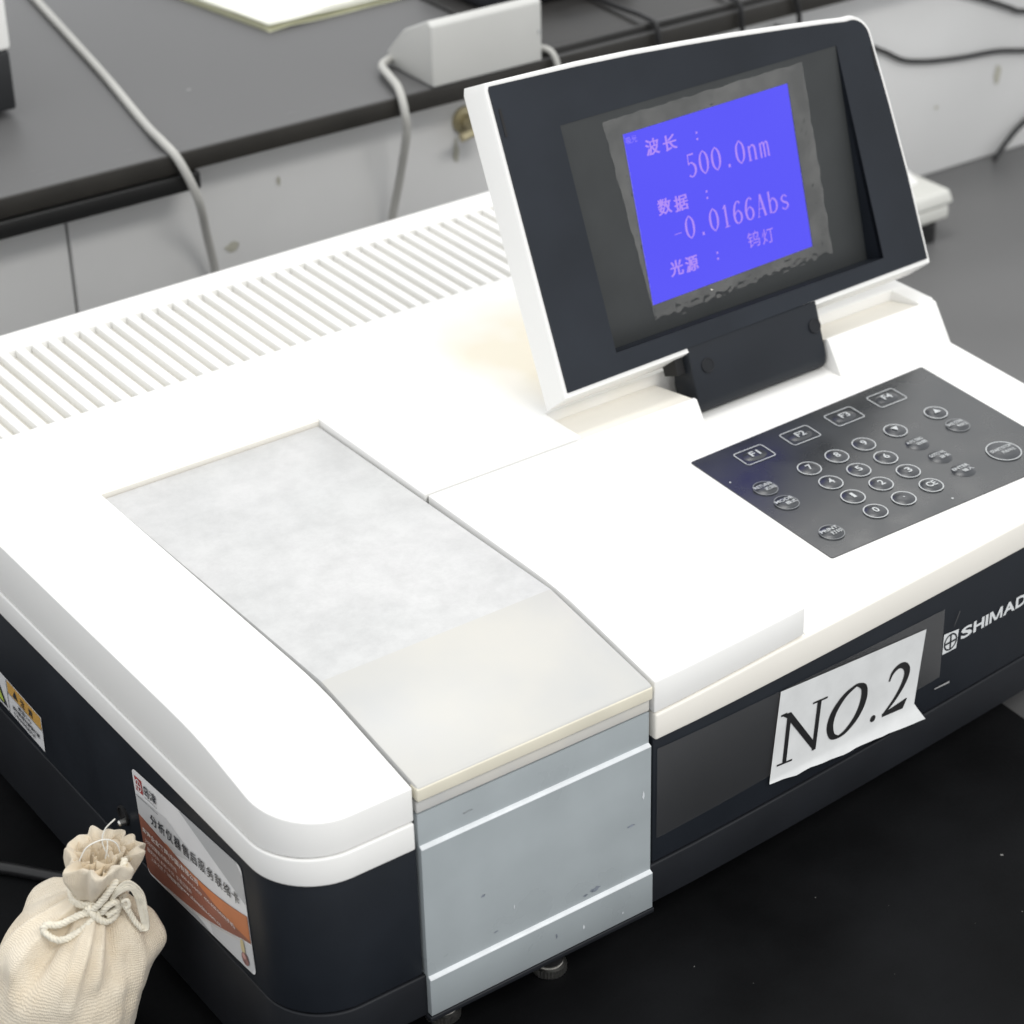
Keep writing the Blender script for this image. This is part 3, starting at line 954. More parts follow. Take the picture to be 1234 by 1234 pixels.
# clear tape over the front
tape_m = bpy.data.materials.new('clear_tape')
tape_m.use_nodes = True
nt = tape_m.node_tree
nt.nodes.clear()
outn = nt.nodes.new('ShaderNodeOutputMaterial')
mixs = nt.nodes.new('ShaderNodeMixShader')
tr = nt.nodes.new('ShaderNodeBsdfTransparent')
gl = nt.nodes.new('ShaderNodeBsdfGlossy')
gl.inputs['Roughness'].default_value = 0.2
fr_ = nt.nodes.new('ShaderNodeFresnel')
fr_.inputs['IOR'].default_value = 1.7
nz = nt.nodes.new('ShaderNodeTexNoise')
nz.inputs['Scale'].default_value = 160
bpn = nt.nodes.new('ShaderNodeBump')
bpn.inputs['Strength'].default_value = 0.15
bpn.inputs['Distance'].default_value = 0.0005
nt.links.new(nz.outputs['Fac'], bpn.inputs['Height'])
nt.links.new(bpn.outputs['Normal'], gl.inputs['Normal'])
nt.nodes.remove(fr_)
mixs.inputs[0].default_value = 0.24
nt.links.new(tr.outputs[0], mixs.inputs[1])
nt.links.new(gl.outputs[0], mixs.inputs[2])
hz_ = nt.nodes.new('ShaderNodeMixShader')
hz_.inputs[0].default_value = 0.028  # small diffuse share stands in for missing reflection on the tape
df_ = nt.nodes.new('ShaderNodeBsdfDiffuse')
df_.inputs['Color'].default_value = (0.55, 0.53, 0.50, 1)
nt.links.new(mixs.outputs[0], hz_.inputs[1])
nt.links.new(df_.outputs[0], hz_.inputs[2])
nt.links.new(hz_.outputs[0], outn.inputs[0])
bm = bmesh.new()
nx_, nz_ = 40, 10
vg = []
for i in range(nx_ + 1):
    a = 0.1262 + (0.3128 - 0.1262) * i / nx_
    rowv = []
    for j in range(nz_ + 1):
        t = j / nz_
        b = (0.0672 + 0.004 * i / nx_) * (1 - t) + (0.1168 - 0.006 * i / nx_) * t
        rowv.append(bm.verts.new(ff(0.0009)(a, b)))
    vg.append(rowv)
for i in range(nx_):
    for j in range(nz_):
        bm.faces.new((vg[i][j], vg[i + 1][j], vg[i + 1][j + 1], vg[i][j + 1])).smooth = True
done_flat(bm, 'clear_tape', root, [tape_m])
bm = bmesh.new()
stroke(bm, [(0.3093, 0.0657), (0.3204, 0.0650)], [0.0007, 0.0012], ff(0.0012), 1, 0, False)
done_flat(bm, 'tape_flap', root, [mat('tape_lift', (0.36, 0.36, 0.36), 0.3)])
bm = bmesh.new()
stroke(bm, [(0.3205, 0.0975), (0.3240, 0.1050)], [0.0003, 0.0006], ff(0.0012), 1, 0, False)
done_flat(bm, 'tape_crease', root, [mat('tape_crease', (0.09, 0.09, 0.09), 0.3)])

# paper label
PAPER = mat('label_paper', (0.70, 0.71, 0.71), 0.55, var=0.06, vscale=60)
bm = bmesh.new()
def lerp2(p, q, t):
    return (p[0] + (q[0] - p[0]) * t, p[1] + (q[1] - p[1]) * t)
TLp, TRp, BLp, BRp = (0.2007, 0.1142), (0.2996, 0.1053), (0.1957, 0.0664), (0.2945, 0.0641)
flapL, flapR = (0.1950, 0.0645), (0.2998, 0.0548)
NX = 24
rows = []
for j, (A_, B_, off) in enumerate(((TLp, TRp, 0.0012), (lerp2(TLp, BLp, .5), lerp2(TRp, BRp, .5), 0.0012), (BLp, BRp, 0.0013), (lerp2(BLp, flapL, .5), lerp2(BRp, flapR, .5), 0.0026), (flapL, flapR, 0.0050))):
    rw = []
    for i in range(NX + 1):
        t = i / NX
        a, b = lerp2(A_, B_, t)
        jag = 0.0
        if j == 4:
            jag = 0.0011 * noise.noise(Vector((t * 9, 0.3, 0))) + 0.0006 * noise.noise(Vector((t * 31, 1.3, 0)))
        o_ = off if j < 3 else 0.0013 + (off - 0.0013) * (0.2 + 0.8 * t)
        rw.append(bm.verts.new(ff(o_)(a, b + jag)))
    rows.append(rw)
for r0, r1 in zip(rows[:-1], rows[1:]):
    for i in range(NX):
        bm.faces.new((r0[i], r1[i], r1[i + 1], r0[i + 1]))
label = finish(bm, 'paper_label', root, [PAPER], smooth=25)
bm = bmesh.new()
f2 = ff(0.0015)
# N
poly(bm, [(.2018, .1005), (.2078, .0998), (.2244, .0750), (.2240, .0700), (.2054, .0974)], f2)
stroke(bm, [(.2068, .0985), (.2046, .0722)], [.0026, .0026], f2, 1, 0, False)
stroke(bm, [(.1998, .0729), (.2098, .0717)], [.0010, .0010], f2, 1, 0, False)
stroke(bm, [(.2014, .1004), (.2052, .1001)], [.0010, .0012], f2, 1, 0, False)
stroke(bm, [(.2266, .0974), (.2241, .0705)], [.0026, .0026], f2, 1, 0, False)
stroke(bm, [(.2222, .0980), (.2319, .0971)], [.0010, .0010], f2, 1, 0, False)
# O
stroke(bm, [(.2520, .0950), (.2440, .0925), (.2372, .0865), (.2346, .0795), (.2362, .0728), (.2405, .0701)], [.0015, .0028, .0040, .0045, .0036, .0017], f2, 8)
stroke(bm, [(.2405, .0701), (.2460, .0713), (.2530, .0765), (.2570, .0840), (.2568, .0912), (.2520, .0950)], [.0017, .0026, .0038, .0045, .0037, .0015], f2, 8)
# .
poly(bm, [(.2646 + .0019 * math.cos(i * .5), .0694 + .0019 * math.sin(i * .5)) for i in range(12)], f2)
# 2
stroke(bm, [(.2748, .0862), (.2768, .0902), (.2812, .0922), (.2852, .0908), (.2874, .0866), (.2855, .0808), (.2800, .0742), (.2722, .0684)], [.0010, .0020, .0027, .0036, .0040, .0034, .0024, .0016], f2, 8)
poly(bm, [(.2710, .0690), (.2712, .0671), (.2860, .0654), (.2888, .0704), (.2878, .0706), (.2852, .0682), (.2760, .0690)], f2)
done_flat(bm, 'lettering', label, [LETTERK])

# ------------------------------------------------------------------ stickers on the left side
XS = -0.0606
sa = Vector((-0.0991, 0.0074)).normalized()          # (y, z) along the top edge of the card
sb = Vector((-sa.y, sa.x))                            # points down
if sb.y > 0:
    sb = -sb
S0 = Vector((0.1396, 0.1082))
def sf(off):
    def g(a, b):
        q = S0 + sa * (a * 0.001) + sb * (b * 0.001)
        return (XS - off, q.x, q.y)
    return g
CARD = mat('card_white', (0.78, 0.78, 0.785), 0.35, var=0.03, vscale=60)
GREY1 = mat('card_grey', (0.46, 0.47, 0.48), 0.35)
GREY2 = mat('card_pale_grey', (0.62, 0.625, 0.63), 0.35)
BROWN = mat('card_brown', (0.32, 0.125, 0.085), 0.35, var=0.2, vscale=25)
ORANGE = mat('card_orange', (0.60, 0.21, 0.085), 0.35, var=0.12, vscale=25)
RED = mat('card_red', (0.42, 0.06, 0.06), 0.35)
PALE = mat('card_text_pale', (0.80, 0.74, 0.70), 0.4)
INK = mat('card_ink', (0.035, 0.038, 0.045), 0.4)
bm = bmesh.new()
poly(bm, rounded([(0, 0), (99.4, 0), (99.4, 57.2), (0, 57.2)], 4.0), sf(0.0004))
card = done_flat(bm, 'service_sticker', root, [CARD])
bm = bmesh.new()
# pale shards of the background picture
poly(bm, [(44, 0.2), (95, 0.2), (98.9, 5), (98.9, 20)], sf(0.0005), 0)
poly(bm, [(0.4, 14), (30, 12), (60, 22), (30, 30), (0.4, 26)], sf(0.0005), 1)
poly(bm, [(60, 50), (98.8, 41), (98.8, 53.0), (95.8, 56.8), (62, 56.9)], sf(0.0005), 1)
poly(bm, [(18, 55.2), (42, 52.5), (60, 56.9), (20, 56.9)], sf(0.0005), 0)
def top_curve(a):
    t = a / 99.0
    return 24.6 + 9.0 * math.sin(math.pi * t) * (0.45 + 0.35 * t) + 1.0 * t
top = [(a, top_curve(a)) for a in range(0, 100, 3)]
top[0] = (0.3, top_curve(0))
top[-1] = (99.0, top_curve(99))
bot = [(99.0, 40), (92, 41.5), (80, 45), (65, 49), (48, 52.4), (30, 54.6), (14, 55.6), (3, 55.8), (0.3, 54)]
poly(bm, top + bot, sf(0.0006), 2)
mid = [(99.0, 38.8), (85, 38.2), (70, 36.8), (55, 33.8), (40, 30.4), (26, 27.6)]
poly(bm, [p for p in top if p[0] >= 24] + mid, sf(0.0007), 3)
for k in range(3):
    stroke(bm, [(18, 54.8 + k * 0.7), (45, 52.5 + k * 0.6), (70, 47.7 + k * 0.7), (93, 41.0 + k * 0.8)], [0.25, 0.3, 0.3, 0.25], sf(0.0008), 6, 4)
# red emblem, maker name
poly(bm, [(2.2, 3.2), (9.0, 3.2), (9.0, 10.8), (2.2, 10.8)], sf(0.0006), 5)
c5 = [(5.6 + 2.6 * math.cos(i * math.pi / 12), 7.0 + 2.9 * math.sin(i * math.pi / 12)) for i in range(25)]
stroke(bm, c5, [0.55] * 25, sf(0.0008), 1, 6, False)
stroke(bm, [(5.6, 4.2), (5.6, 9.8)], [0.55] * 2, sf(0.0009), 1, 6, False)
stroke(bm, [(3.1, 7), (8.1, 7)], [0.55] * 2, sf(0.00095), 1, 6, False)
done_flat(bm, 'sticker_print', card, [GREY1, GREY2, BROWN, ORANGE, PALE, RED, CARD])
bm = bmesh.new()
def st(s, a, b, w, h, mi, off=0.0009, rot=0.0, bold=0.0):
    # b is the lower edge of the line, measured down from the card's top
    add_text(bm, s, a, -b, w, h, lambda p, q: sf(off)(p, -q), bold, mi, rot)
st('岛津', 10.6, 9.4, 12.0, 5.6, 0, bold=0.015)
st('SHIMADZU', 10.8, 11.0, 11.6, 0.9, 0)
st('Excellence in Science', 2.4, 14.0, 20.0, 1.0, 0)
title = '分析仪器售后服务联络卡'
for i, ch in enumerate(title):
    st(ch, 13.2 + i * 7.45, 23.6 - 0.05 * i, 6.3, 6.0, 0, bold=0.016 if i < 4 else 0.008)
st('岛津企业管理(中国)有限公司', 2.5, 34.0, 52, 3.7, 1, rot=-0.02, bold=0.02)
st('分析仪器售后服务热线', 3.5, 38.4, 30, 2.6, 1, rot=-0.02)
st('800-810-0439  400-650-0439(手机)', 38, 38.9, 48, 2.5, 1, rot=-0.02, bold=0.01)
st('服务时间: 8:30-17:30  节假日除外', 4.5, 42.6, 42, 2.4, 1, rot=-0.02)
st('上海 北京 广州 沈阳 西安', 7, 46.4, 30, 2.3, 1, rot=-0.02)
st('http://www.shimadzu.com.cn', 25, 46.9, 47, 2.6, 1, rot=-0.0, bold=0.01)
done_flat(bm, 'sticker_text', card, [INK, PALE])
bm = bmesh.new()
poly(bm, [(91 + 1.9 * math.cos(i * .6), 45.8 + 4.2 * math.sin(i * .6)) for i in range(10)], sf(0.0009), 0)
poly(bm, [(92 + 3.2 * math.cos(i * .6), 51.6 + 3.4 * math.sin(i * .6)) for i in range(10)], sf(0.00095), 1)
poly(bm, [(91.4 + 1.7 * math.cos(i * .6), 50.4 + 1.5 * math.sin(i * .6)) for i in range(10)], sf(0.0010), 2)
done_flat(bm, 'sticker_picture', card, [mat('card_yellow', (0.60, 0.50, 0.28), 0.4), mat('card_maroon', (0.22, 0.11, 0.10), 0.4, var=0.5, vscale=500), mat('card_rose', (0.55, 0.30, 0.27), 0.4)])

# warning sticker further back
wa = Vector((-1, -0.045)).normalized()
wb = Vector((wa.y, -wa.x))
if wb.y > 0:
    wb = -wb
W0 = Vector((0.3075, 0.0812))
def wf(off):
    def g(a, b):
        q = W0 + wa * (a * 0.001) + wb * (b * 0.001)
        return (XS - off, q.x, q.y)
    return g
bm = bmesh.new()
poly(bm, rounded([(0, 0), (68, 0), (68, 21), (0, 21)], 0.8), wf(0.0004))
wst = done_flat(bm, 'warning_sticker', root, [CARD])
bm = bmesh.new()
poly(bm, [(30, 0.5), (67.5, 0.5), (67.5, 8), (30, 8)], wf(0.0006), 0)
poly(bm, [(2, 19.5), (27.5, 19.5), (14.7, 1.5)], wf(0.0006), 1)
poly(bm, [(5.5, 17.8), (24, 17.8), (14.7, 4.8)], wf(0.0008), 2)
stroke(bm, [(29.2, 0.5), (29.2, 20.5)], [0.5] * 2, wf(0.0007), 1, 1, False)
stroke(bm, [(29.2, 8.2), (67.5, 8.2)], [0.35] * 2, wf(0.0007), 1, 1, False)
poly(bm, [(36, 6.8), (42, 6.8), (39, 1.6)], wf(0.0008), 1)
def wt(s, a, b, w, h, bold=0.0):
    add_text(bm, s, a, -b, w, h, lambda p, q: wf(0.0009)(p, -q), bold, 1)
wt('注', 45, 6.9, 4.8, 4.8, 0.02)
wt('意', 54, 6.9, 4.8, 4.8, 0.02)
wt('高温小心', 41, 11.8, 15, 2.6, 0.02)
wt('请勿触摸光源室灯罩', 34, 15.4, 30, 2.6, 0.02)
wt('断电冷却后再打开', 35, 19.0, 24, 2.6, 0.02)
done_flat(bm, 'warning_print', wst, [mat('warning_orange', (0.62, 0.36, 0.09), 0.4), INK, mat('warning_green', (0.50, 0.62, 0.10), 0.4)])

# small socket in the side, behind the neck of the bag
bm = bmesh.new()
lathe(bm, [(0.0050, 0.0), (0.0050, 0.0012), (0.0042, 0.0014), (0.0040, 0.0004)], (0, 0, 0), 24)
finish(bm, 'side_socket', root, [BLACK], smooth=30, M=Matrix.Translation((XS, 0.155, 0.0715)) @ Matrix.Rotation(-math.pi / 2, 4, 'Y'))
bm = bmesh.new()
lathe(bm, [(0.0016, 0.0), (0.0016, 0.004), (0.0010, 0.0048)], (0, 0, 0), 16)
finish(bm, 'side_pin', root, [STEEL], smooth=30, M=Matrix.Translation((XS, 0.1525, 0.0700)) @ Matrix.Rotation(-math.pi / 2, 4, 'Y'))

# ------------------------------------------------------------------ cotton bag
COTTON = bpy.data.materials.new('cotton_cloth')
COTTON.use_nodes = True
nt = COTTON.node_tree
pb = nt.nodes['Principled BSDF']
pb.inputs['Roughness'].default_value = 0.95
pb.inputs['Specular IOR Level'].default_value = 0.1
pb.inputs['Sheen Weight'].default_value = 0.3
tc = nt.nodes.new('ShaderNodeTexCoord')
rc = noise_ramp(45, 4, 0.35, (0.80, 0.69, 0.53), 0.65, (0.90, 0.805, 0.65))
nt.links.new(rc.outputs['Color'], pb.inputs['Base Color'])
uvn = nt.nodes.new('ShaderNodeUVMap')
mpn = nt.nodes.new('ShaderNodeMapping')
mpn.inputs['Scale'].default_value = (250, 150, 1)
nt.links.new(uvn.outputs[0], mpn.inputs[0])
w1 = nt.nodes.new('ShaderNodeTexWave')
w1.bands_direction = 'X'
w1.inputs['Scale'].default_value = 0.32
w1.inputs['Distortion'].default_value = 4.0
w1.inputs['Detail Scale'].default_value = 2.0
w2 = nt.nodes.new('ShaderNodeTexWave')
w2.bands_direction = 'Y'
w2.inputs['Scale'].default_value = 0.32
w2.inputs['Distortion'].default_value = 4.0
w2.inputs['Detail Scale'].default_value = 2.0
n5 = nt.nodes.new('ShaderNodeTexNoise')
n5.inputs['Scale'].default_value = 700
nt.links.new(tc.outputs['Object'], n5.inputs['Vector'])
add1 = nt.nodes.new('ShaderNodeMath')
add2 = nt.nodes.new('ShaderNodeMath')
nt.links.new(mpn.outputs[0], w1.inputs['Vector'])
nt.links.new(mpn.outputs[0], w2.inputs['Vector'])
nt.links.new(w1.outputs['Fac'], add1.inputs[0])
nt.links.new(w2.outputs['Fac'], add1.inputs[1])
nt.links.new(add1.outputs[0], add2.inputs[0])
nt.links.new(n5.outputs['Fac'], add2.inputs[1])
bpn = nt.nodes.new('ShaderNodeBump')
bpn.inputs['Strength'].default_value = 0.6
bpn.inputs['Distance'].default_value = 0.0003
nt.links.new(add2.outputs[0], bpn.inputs['Height'])
nt.links.new(bpn.outputs['Normal'], pb.inputs['Normal'])
CORDM = mat('cotton_cord', (0.82, 0.77, 0.65), 0.95, var=0.1, vscale=200, bump=0.4, bscale=1400, spec=0.1)
THREAD = mat('white_thread', (0.78, 0.76, 0.70), 0.9, spec=0.1)

bag = thing('drawstring_bag', 'small cream cotton drawstring bag tied with cord beside the instrument', 'bag', (-0.1094, 0.116, ZM))
NECK = Vector((-0.0945, 0.1148, 0.0715))
BASE = Vector((-0.1200, 0.1215, ZM))
TOPP = Vector((-0.0905, 0.1110, 0.0950))
rv = Vector((0.815, -0.579, 0)).normalized()
fv = Vector((-0.57, -0.82, 0)).normalized()
prof = [(0.000, .022), (0.001, .030), (0.010, .0325), (0.025, .0345), (0.040, .0342), (0.052, .0328), (0.060, .0300), (0.0665, .0262), (0.0720, .0215),
        (0.0760, .0165), (0.0790, .0125), (0.0815, .0106), (0.0845, .0116), (0.0890, .0132), (0.0945, .0146), (0.0995, .0155), (0.1025, .0157),
        (0.1028, .0142), (0.0990, .0095), (0.0940, .0050), (0.0910, .0010)]
pp = smooth_path([(r, z, 0) for z, r in prof], 7)
NT = 168
bm = bmesh.new()
uvl = bm.loops.layers.uv.new('UVMap')
rings = []
ztop = 0.1092
for k, q in enumerate(pp):
    r, z = max(q.x, 0.0006), max(q.y, 0.0)
    zz = z + ZM
    if zz < NECK.z:
        t = (zz - BASE.z) / (NECK.z - BASE.z)
        c = BASE.lerp(NECK, t * t * 0.75 + t * 0.25)
    else:
        t = (zz - NECK.z) / (TOPP.z - NECK.z)
        c = NECK.lerp(TOPP, t)
    c = Vector((c.x, c.y, zz))
    ring = []
    neckd = (z - 0.0815)
    below = max(0.0, 1 - abs(neckd) / 0.040) if neckd < 0 else 0
    above = min(1.0, max(0.0, neckd / 0.016)) if neckd >= 0 else 0
    for i in range(NT):
        a = 2 * math.pi * i / NT
        d = rv * math.cos(a) + fv * math.sin(a)
        w = 0.0
        if neckd < 0:
            env = (below ** 1.3) * (1 - 0.55 * max(0, below - 0.8) / 0.2)
            n1 = noise.noise(Vector((math.cos(a) * 2.1, math.sin(a) * 2.1, 4.0)))
            s1 = math.sin(5 * a + 3.4 * n1 + 0.7)
            w += 0.38 * env * math.copysign(abs(s1) ** 0.6, s1)
            s2 = math.sin(11 * a + 5 * n1 + 14 * z)
            w += 0.15 * env * math.copysign(abs(s2) ** 0.7, s2)
            w += 0.10 * math.exp(-((z - 0.060) / 0.007) ** 2) * noise.noise(Vector((math.cos(a) * 2.6, math.sin(a) * 2.6, 11.0)))
            w += 0.05 * math.sin(2 * a + 0.8) * min(1, z / 0.03)
            w += 0.085 * noise.noise(Vector((math.cos(a) * 1.6, math.sin(a) * 1.6, z * 42))) 
            w += 0.030 * noise.noise(Vector((math.cos(a) * 4.2, math.sin(a) * 4.2, z * 110)))
            # side seam
            w += 0.03 * math.exp(-((a - 0.45) / 0.05) ** 2) * min(1, z / 0.01)
            w -= 0.035 * math.exp(-((a - 0.60) / 0.06) ** 2) * min(1, z / 0.01)
        else:
            w += (0.05 + 0.045 * above) * math.sin(9 * a + 1.5 * noise.noise(Vector((math.cos(a), math.sin(a), 2)))) + 0.07 * above * math.sin(16 * a + 1) + 0.42 * above * noise.noise(Vector((math.cos(a) * 2.9, math.sin(a) * 2.9, 31 + z * 25)))
        rr = r * (1 + w)
        dz = 0.0
        if above > 0.4:
            dz = 0.0060 * (above - 0.4) * noise.noise(Vector((math.cos(a) * 3, math.sin(a) * 3, 7))) + 0.0015 * (above - 0.4) * math.sin(8 * a + 1)
        p = c + d * rr + Vector((0, 0, dz))
        if p.x > XS - 0.0012 and p.z < 0.13:
            p.x = XS - 0.0012
        ring.append(bm.verts.new(p))
    rings.append(ring)
for k in range(len(rings) - 1):
    for i in range(NT):
        f_ = bm.faces.new((rings[k][i], rings[k][(i + 1) % NT], rings[k + 1][(i + 1) % NT], rings[k + 1][i]))
        f_.smooth = True
        for lp, (uu, vv_) in zip(f_.loops, ((i, k), (i + 1, k), (i + 1, k + 1), (i, k + 1))):
            lp[uvl].uv = (uu / NT, vv_ / len(rings))
bm.faces.new(rings[0][::-1])
me = bpy.data.meshes.new('cloth')
bm.to_mesh(me)
bm.free()
link('cloth', me, bag, [COTTON])

# folded cloth gathered in the mouth of the bag
bm = bmesh.new()
for L, (r0, k_, ph, h_) in enumerate(((0.0112, 7, 0.4, 0.1020), (0.0076, 5, 1.7, 0.1030), (0.0042, 4, 0.2, 0.1015))):
    rows_ = []
    for q in range(9):
        z = 0.084 + (h_ - 0.084) * q / 8
        zz = z + ZM
        c = NECK.lerp(TOPP, (zz - NECK.z) / (TOPP.z - NECK.z))
        rw = []
        for i in range(120):
            a = 2 * math.pi * i / 120
            am = 0.28 * (0.4 + 0.6 * q / 8)
            rr = r0 * (0.75 + 0.25 * q / 8) * (1 + am * math.sin(k_ * a + ph + 0.8 * noise.noise(Vector((math.cos(a), math.sin(a), L * 3 + q * 0.12)))))
            dz = 0.0022 * q / 8 * noise.noise(Vector((math.cos(a) * 2.5, math.sin(a) * 2.5, L + 5.0)))
            rw.append(bm.verts.new(Vector((c.x, c.y, zz + dz)) + (rv * math.cos(a + 0.25 * math.sin(k_ * a)) + fv * math.sin(a + 0.25 * math.sin(k_ * a))) * rr))
        rows_.append(rw)
    for q in range(8):
        for i in range(120):
            bm.faces.new((rows_[q][i], rows_[q][(i + 1) % 120], rows_[q + 1][(i + 1) % 120], rows_[q + 1][i]))
finish(bm, 'gathered_folds', bag, [COTTON], smooth=80)

def nb(r, u, f):
    """point near the tie, in millimetres: right, up, towards the viewer"""
    return NECK + rv * (r * 0.001) + Vector((0, 0, u * 0.001)) + fv * (f * 0.001)
bm = bmesh.new()
def ring_path(rad, z0, tilt, turns=1.0, ph=0.0):
    return [nb(rad * math.cos(ph + 2 * math.pi * turns * t / 40), z0 + tilt * math.sin(2 * math.pi * turns * t / 40 + 1.0), rad * math.sin(ph + 2 * math.pi * turns * t / 40)) for t in range(41)]
rope(bm, ring_path(11.6, 0.2, 1.6), 0.0015, 0.0050)
rope(bm, ring_path(12.0, -2.4, 2.0, ph=1.0), 0.0015, 0.0050)
rope(bm, ring_path(11.9, 2.4, -1.8, ph=2.0), 0.0015, 0.0050)
rope(bm, smooth_path([nb(2, -1, 12), nb(-6, -2, 15), nb(-15, -5.5, 17), nb(-20, -5.0, 17.5), nb(-21.5, -7.6, 19), nb(-14, -10.0, 22), nb(-4, -6.5, 18), nb(3, -1, 14)], 8), 0.0017, 0.0054)
rope(bm, smooth_path([nb(-3, -2, 14), nb(3, 4, 15.5), nb(9, 12, 15.0), nb(13, 17, 11.5), nb(15, 21, 6)], 8), 0.0017, 0.0054)
rope(bm, smooth_path([nb(-2, 2, 14.5), nb(1, -2, 16), nb(5, -5.5, 15.5), nb(9, -4, 13), nb(12, 2, 9)], 8), 0.0017, 0.0054)
rope(bm, smooth_path([nb(4, -1, 14.5), nb(6.5, 3, 15.5), nb(10, 4.0, 14), nb(10.5, 0, 13), nb(6, -2.5, 15)], 8), 0.0016, 0.0054)
finish(bm, 'cord', bag, [CORDM], smooth=60)
bm = bmesh.new()
for k in range(9):
    o_ = (k - 4) * 0.62
    jr = lambda: random.uniform(-0.25, 0.25)
    path = smooth_path([nb(8 + jr(), 4 + o_ * 0.5, 13.5), nb(12 + jr(), 11 + o_ * 0.8, 15 + jr()), nb(17 + o_ * 0.1, 13.5 + o_, 14.5 + jr()), nb(20.5 + o_ * 0.7, 8 + o_ * 0.5, 14 + jr()),
                        nb(21.5 + o_ * 0.7, -1, 14 + jr()), nb(22 + o_ * 0.5, -9 - abs(o_) * 0.3, 14.5), nb(21 + o_ * 0.3, -11, 15.5)], 7)
    tube(bm, path, 0.00048, 6)
finish(bm, 'cord_end', bag, [CORDM], smooth=60)
bm = bmesh.new()
rope(bm, smooth_path([nb(20.5, -10.5, 15), nb(17.5, -7, 14), nb(14.5, -1, 12.5), nb(12, 2, 12)], 8), 0.0014, 0.0052)
tube(bm, smooth_path([nb(13.5, 5.5, 15.5), nb(15.8, 7.0, 16.2), nb(16.4, 4.0, 16.3), nb(15.0, 2.6, 16.2)], 8), 0.0009, 7)
finish(bm, 'cord_end', bag, [CORDM], smooth=60)
bm = bmesh.new()
tube(bm, smooth_path([nb(-5, 20, 6), nb(-1, 27, 5), nb(6, 29.5, 3), nb(11, 27, 2), nb(12.5, 21, 2)], 9), 0.00035, 6)
tube(bm, smooth_path([nb(7.5, 20, 3), nb(5.5, 28, 3), nb(7, 33.5, 1), nb(11.5, 37.5, -1)], 9), 0.00035, 6)
tube(bm, smooth_path([nb(6.0, 20, 4), nb(7.5, 25, 4), nb(7.8, 29.0, 3)], 9), 0.00035, 6)
finish(bm, 'thread', bag, [THREAD], smooth=60)

# ------------------------------------------------------------------ leads and things behind
CABG = mat('grey_cable', (0.46, 0.455, 0.43), 0.45, var=0.05, vscale=20)
CABK = mat('black_cable', (0.010, 0.010, 0.011), 0.4)
bm = bmesh.new()
zc = ZM + 0.0034
tube(bm, smooth_path([(-0.24, 0.34, zc), (-0.150, 0.300, zc), (-0.112, 0.273, zc), (-0.088, 0.249, zc), (-0.066, 0.222, zc), (-0.040, 0.200, zc), (0.0, 0.19, zc)], 8), 0.0033, 12)
tag(finish(bm, 'power_cord', None, [CABK], smooth=50), 'black power cord running under the instrument beside the cotton bag', 'cord')

def bpath(pts):
    return smooth_path(pts, 8)
bm = bmesh.new()
r = 0.0029
tube(bm, bpath([(-0.196, 0.46, .18 + r), (-0.2222, 0.308, .18 + r), (-0.2400, 0.20, .18 + r), (-0.2547, 0.1125, .18 + r), (-0.272, 0.02, .18 + r), (-0.2785, -0.018, .1815 + r), (-0.2765, -0.0345, .177), (-0.267, -0.037, .150),
             (-0.255, -0.020, .115), (-0.2460, -0.010, .0775), (-0.243, -0.010, 0.03), (-0.243, -0.02, ZD + r)]), r, 12)
tag(back_obj(bm, 'cable', [CABG], smooth=50), 'grey cable crossing the shelf and hanging down the panel, left of the adapter', 'cable', 'grey cables hanging from the shelf')
bm = bmesh.new()
tube(bm, bpath([(-0.080, 0.022, .186), (-0.0890, 0.0205, .186), (-0.0985, 0.0120, .186), (-0.1045, -0.0080, .186), (-0.1100, -0.0280, .1845), (-0.1118, -0.0375, .1720),
             (-0.1103, -0.0360, .1559), (-0.1085, -0.022, .121), (-0.1115, -0.012, .082), (-0.115, -0.010, .03), (-0.115, -0.02, ZD + r)]), r, 12)
tag(back_obj(bm, 'cable', [CABG], smooth=50), 'grey cable leaving the pale adapter box and hanging over the shelf edge', 'cable', 'grey cables hanging from the shelf')

ADP = mat('pale_grey_plastic', (0.56, 0.56, 0.54), 0.45, var=0.03, vscale=15)
ad = thing('adapter_box', 'pale grey wedge-shaped adapter box at the edge of the shelf', 'adapter', MB @ Vector((-0.04, 0, 0.1802)))
bm = prism([(-0.0312, 0.1805), (-0.0312, 0.2225), (-0.0265, 0.2255), (0.004, 0.2115), (0.027, 0.1905), (0.027, 0.1805)], -0.0852, 0.0030, 'x')
back_obj(bm, 'case', [ADP], 0.0014, ad)
back_obj(boxbm(-0.0002, 0.0012, -0.0318, -0.0308, 0.2000, 0.2030), 'indicator', [GREY1], 0, ad)
bm = bmesh.new()
tube(bm, bpath([(0.0025, -0.020, .1845), (0.0075, -0.026, .187), (0.011, -0.034, .183), (0.0125, -0.0375, .165), (0.012, -0.03, .12)]), 0.0022, 10)
back_obj(bm, 'lead', [CABG], parent=ad, smooth=50)

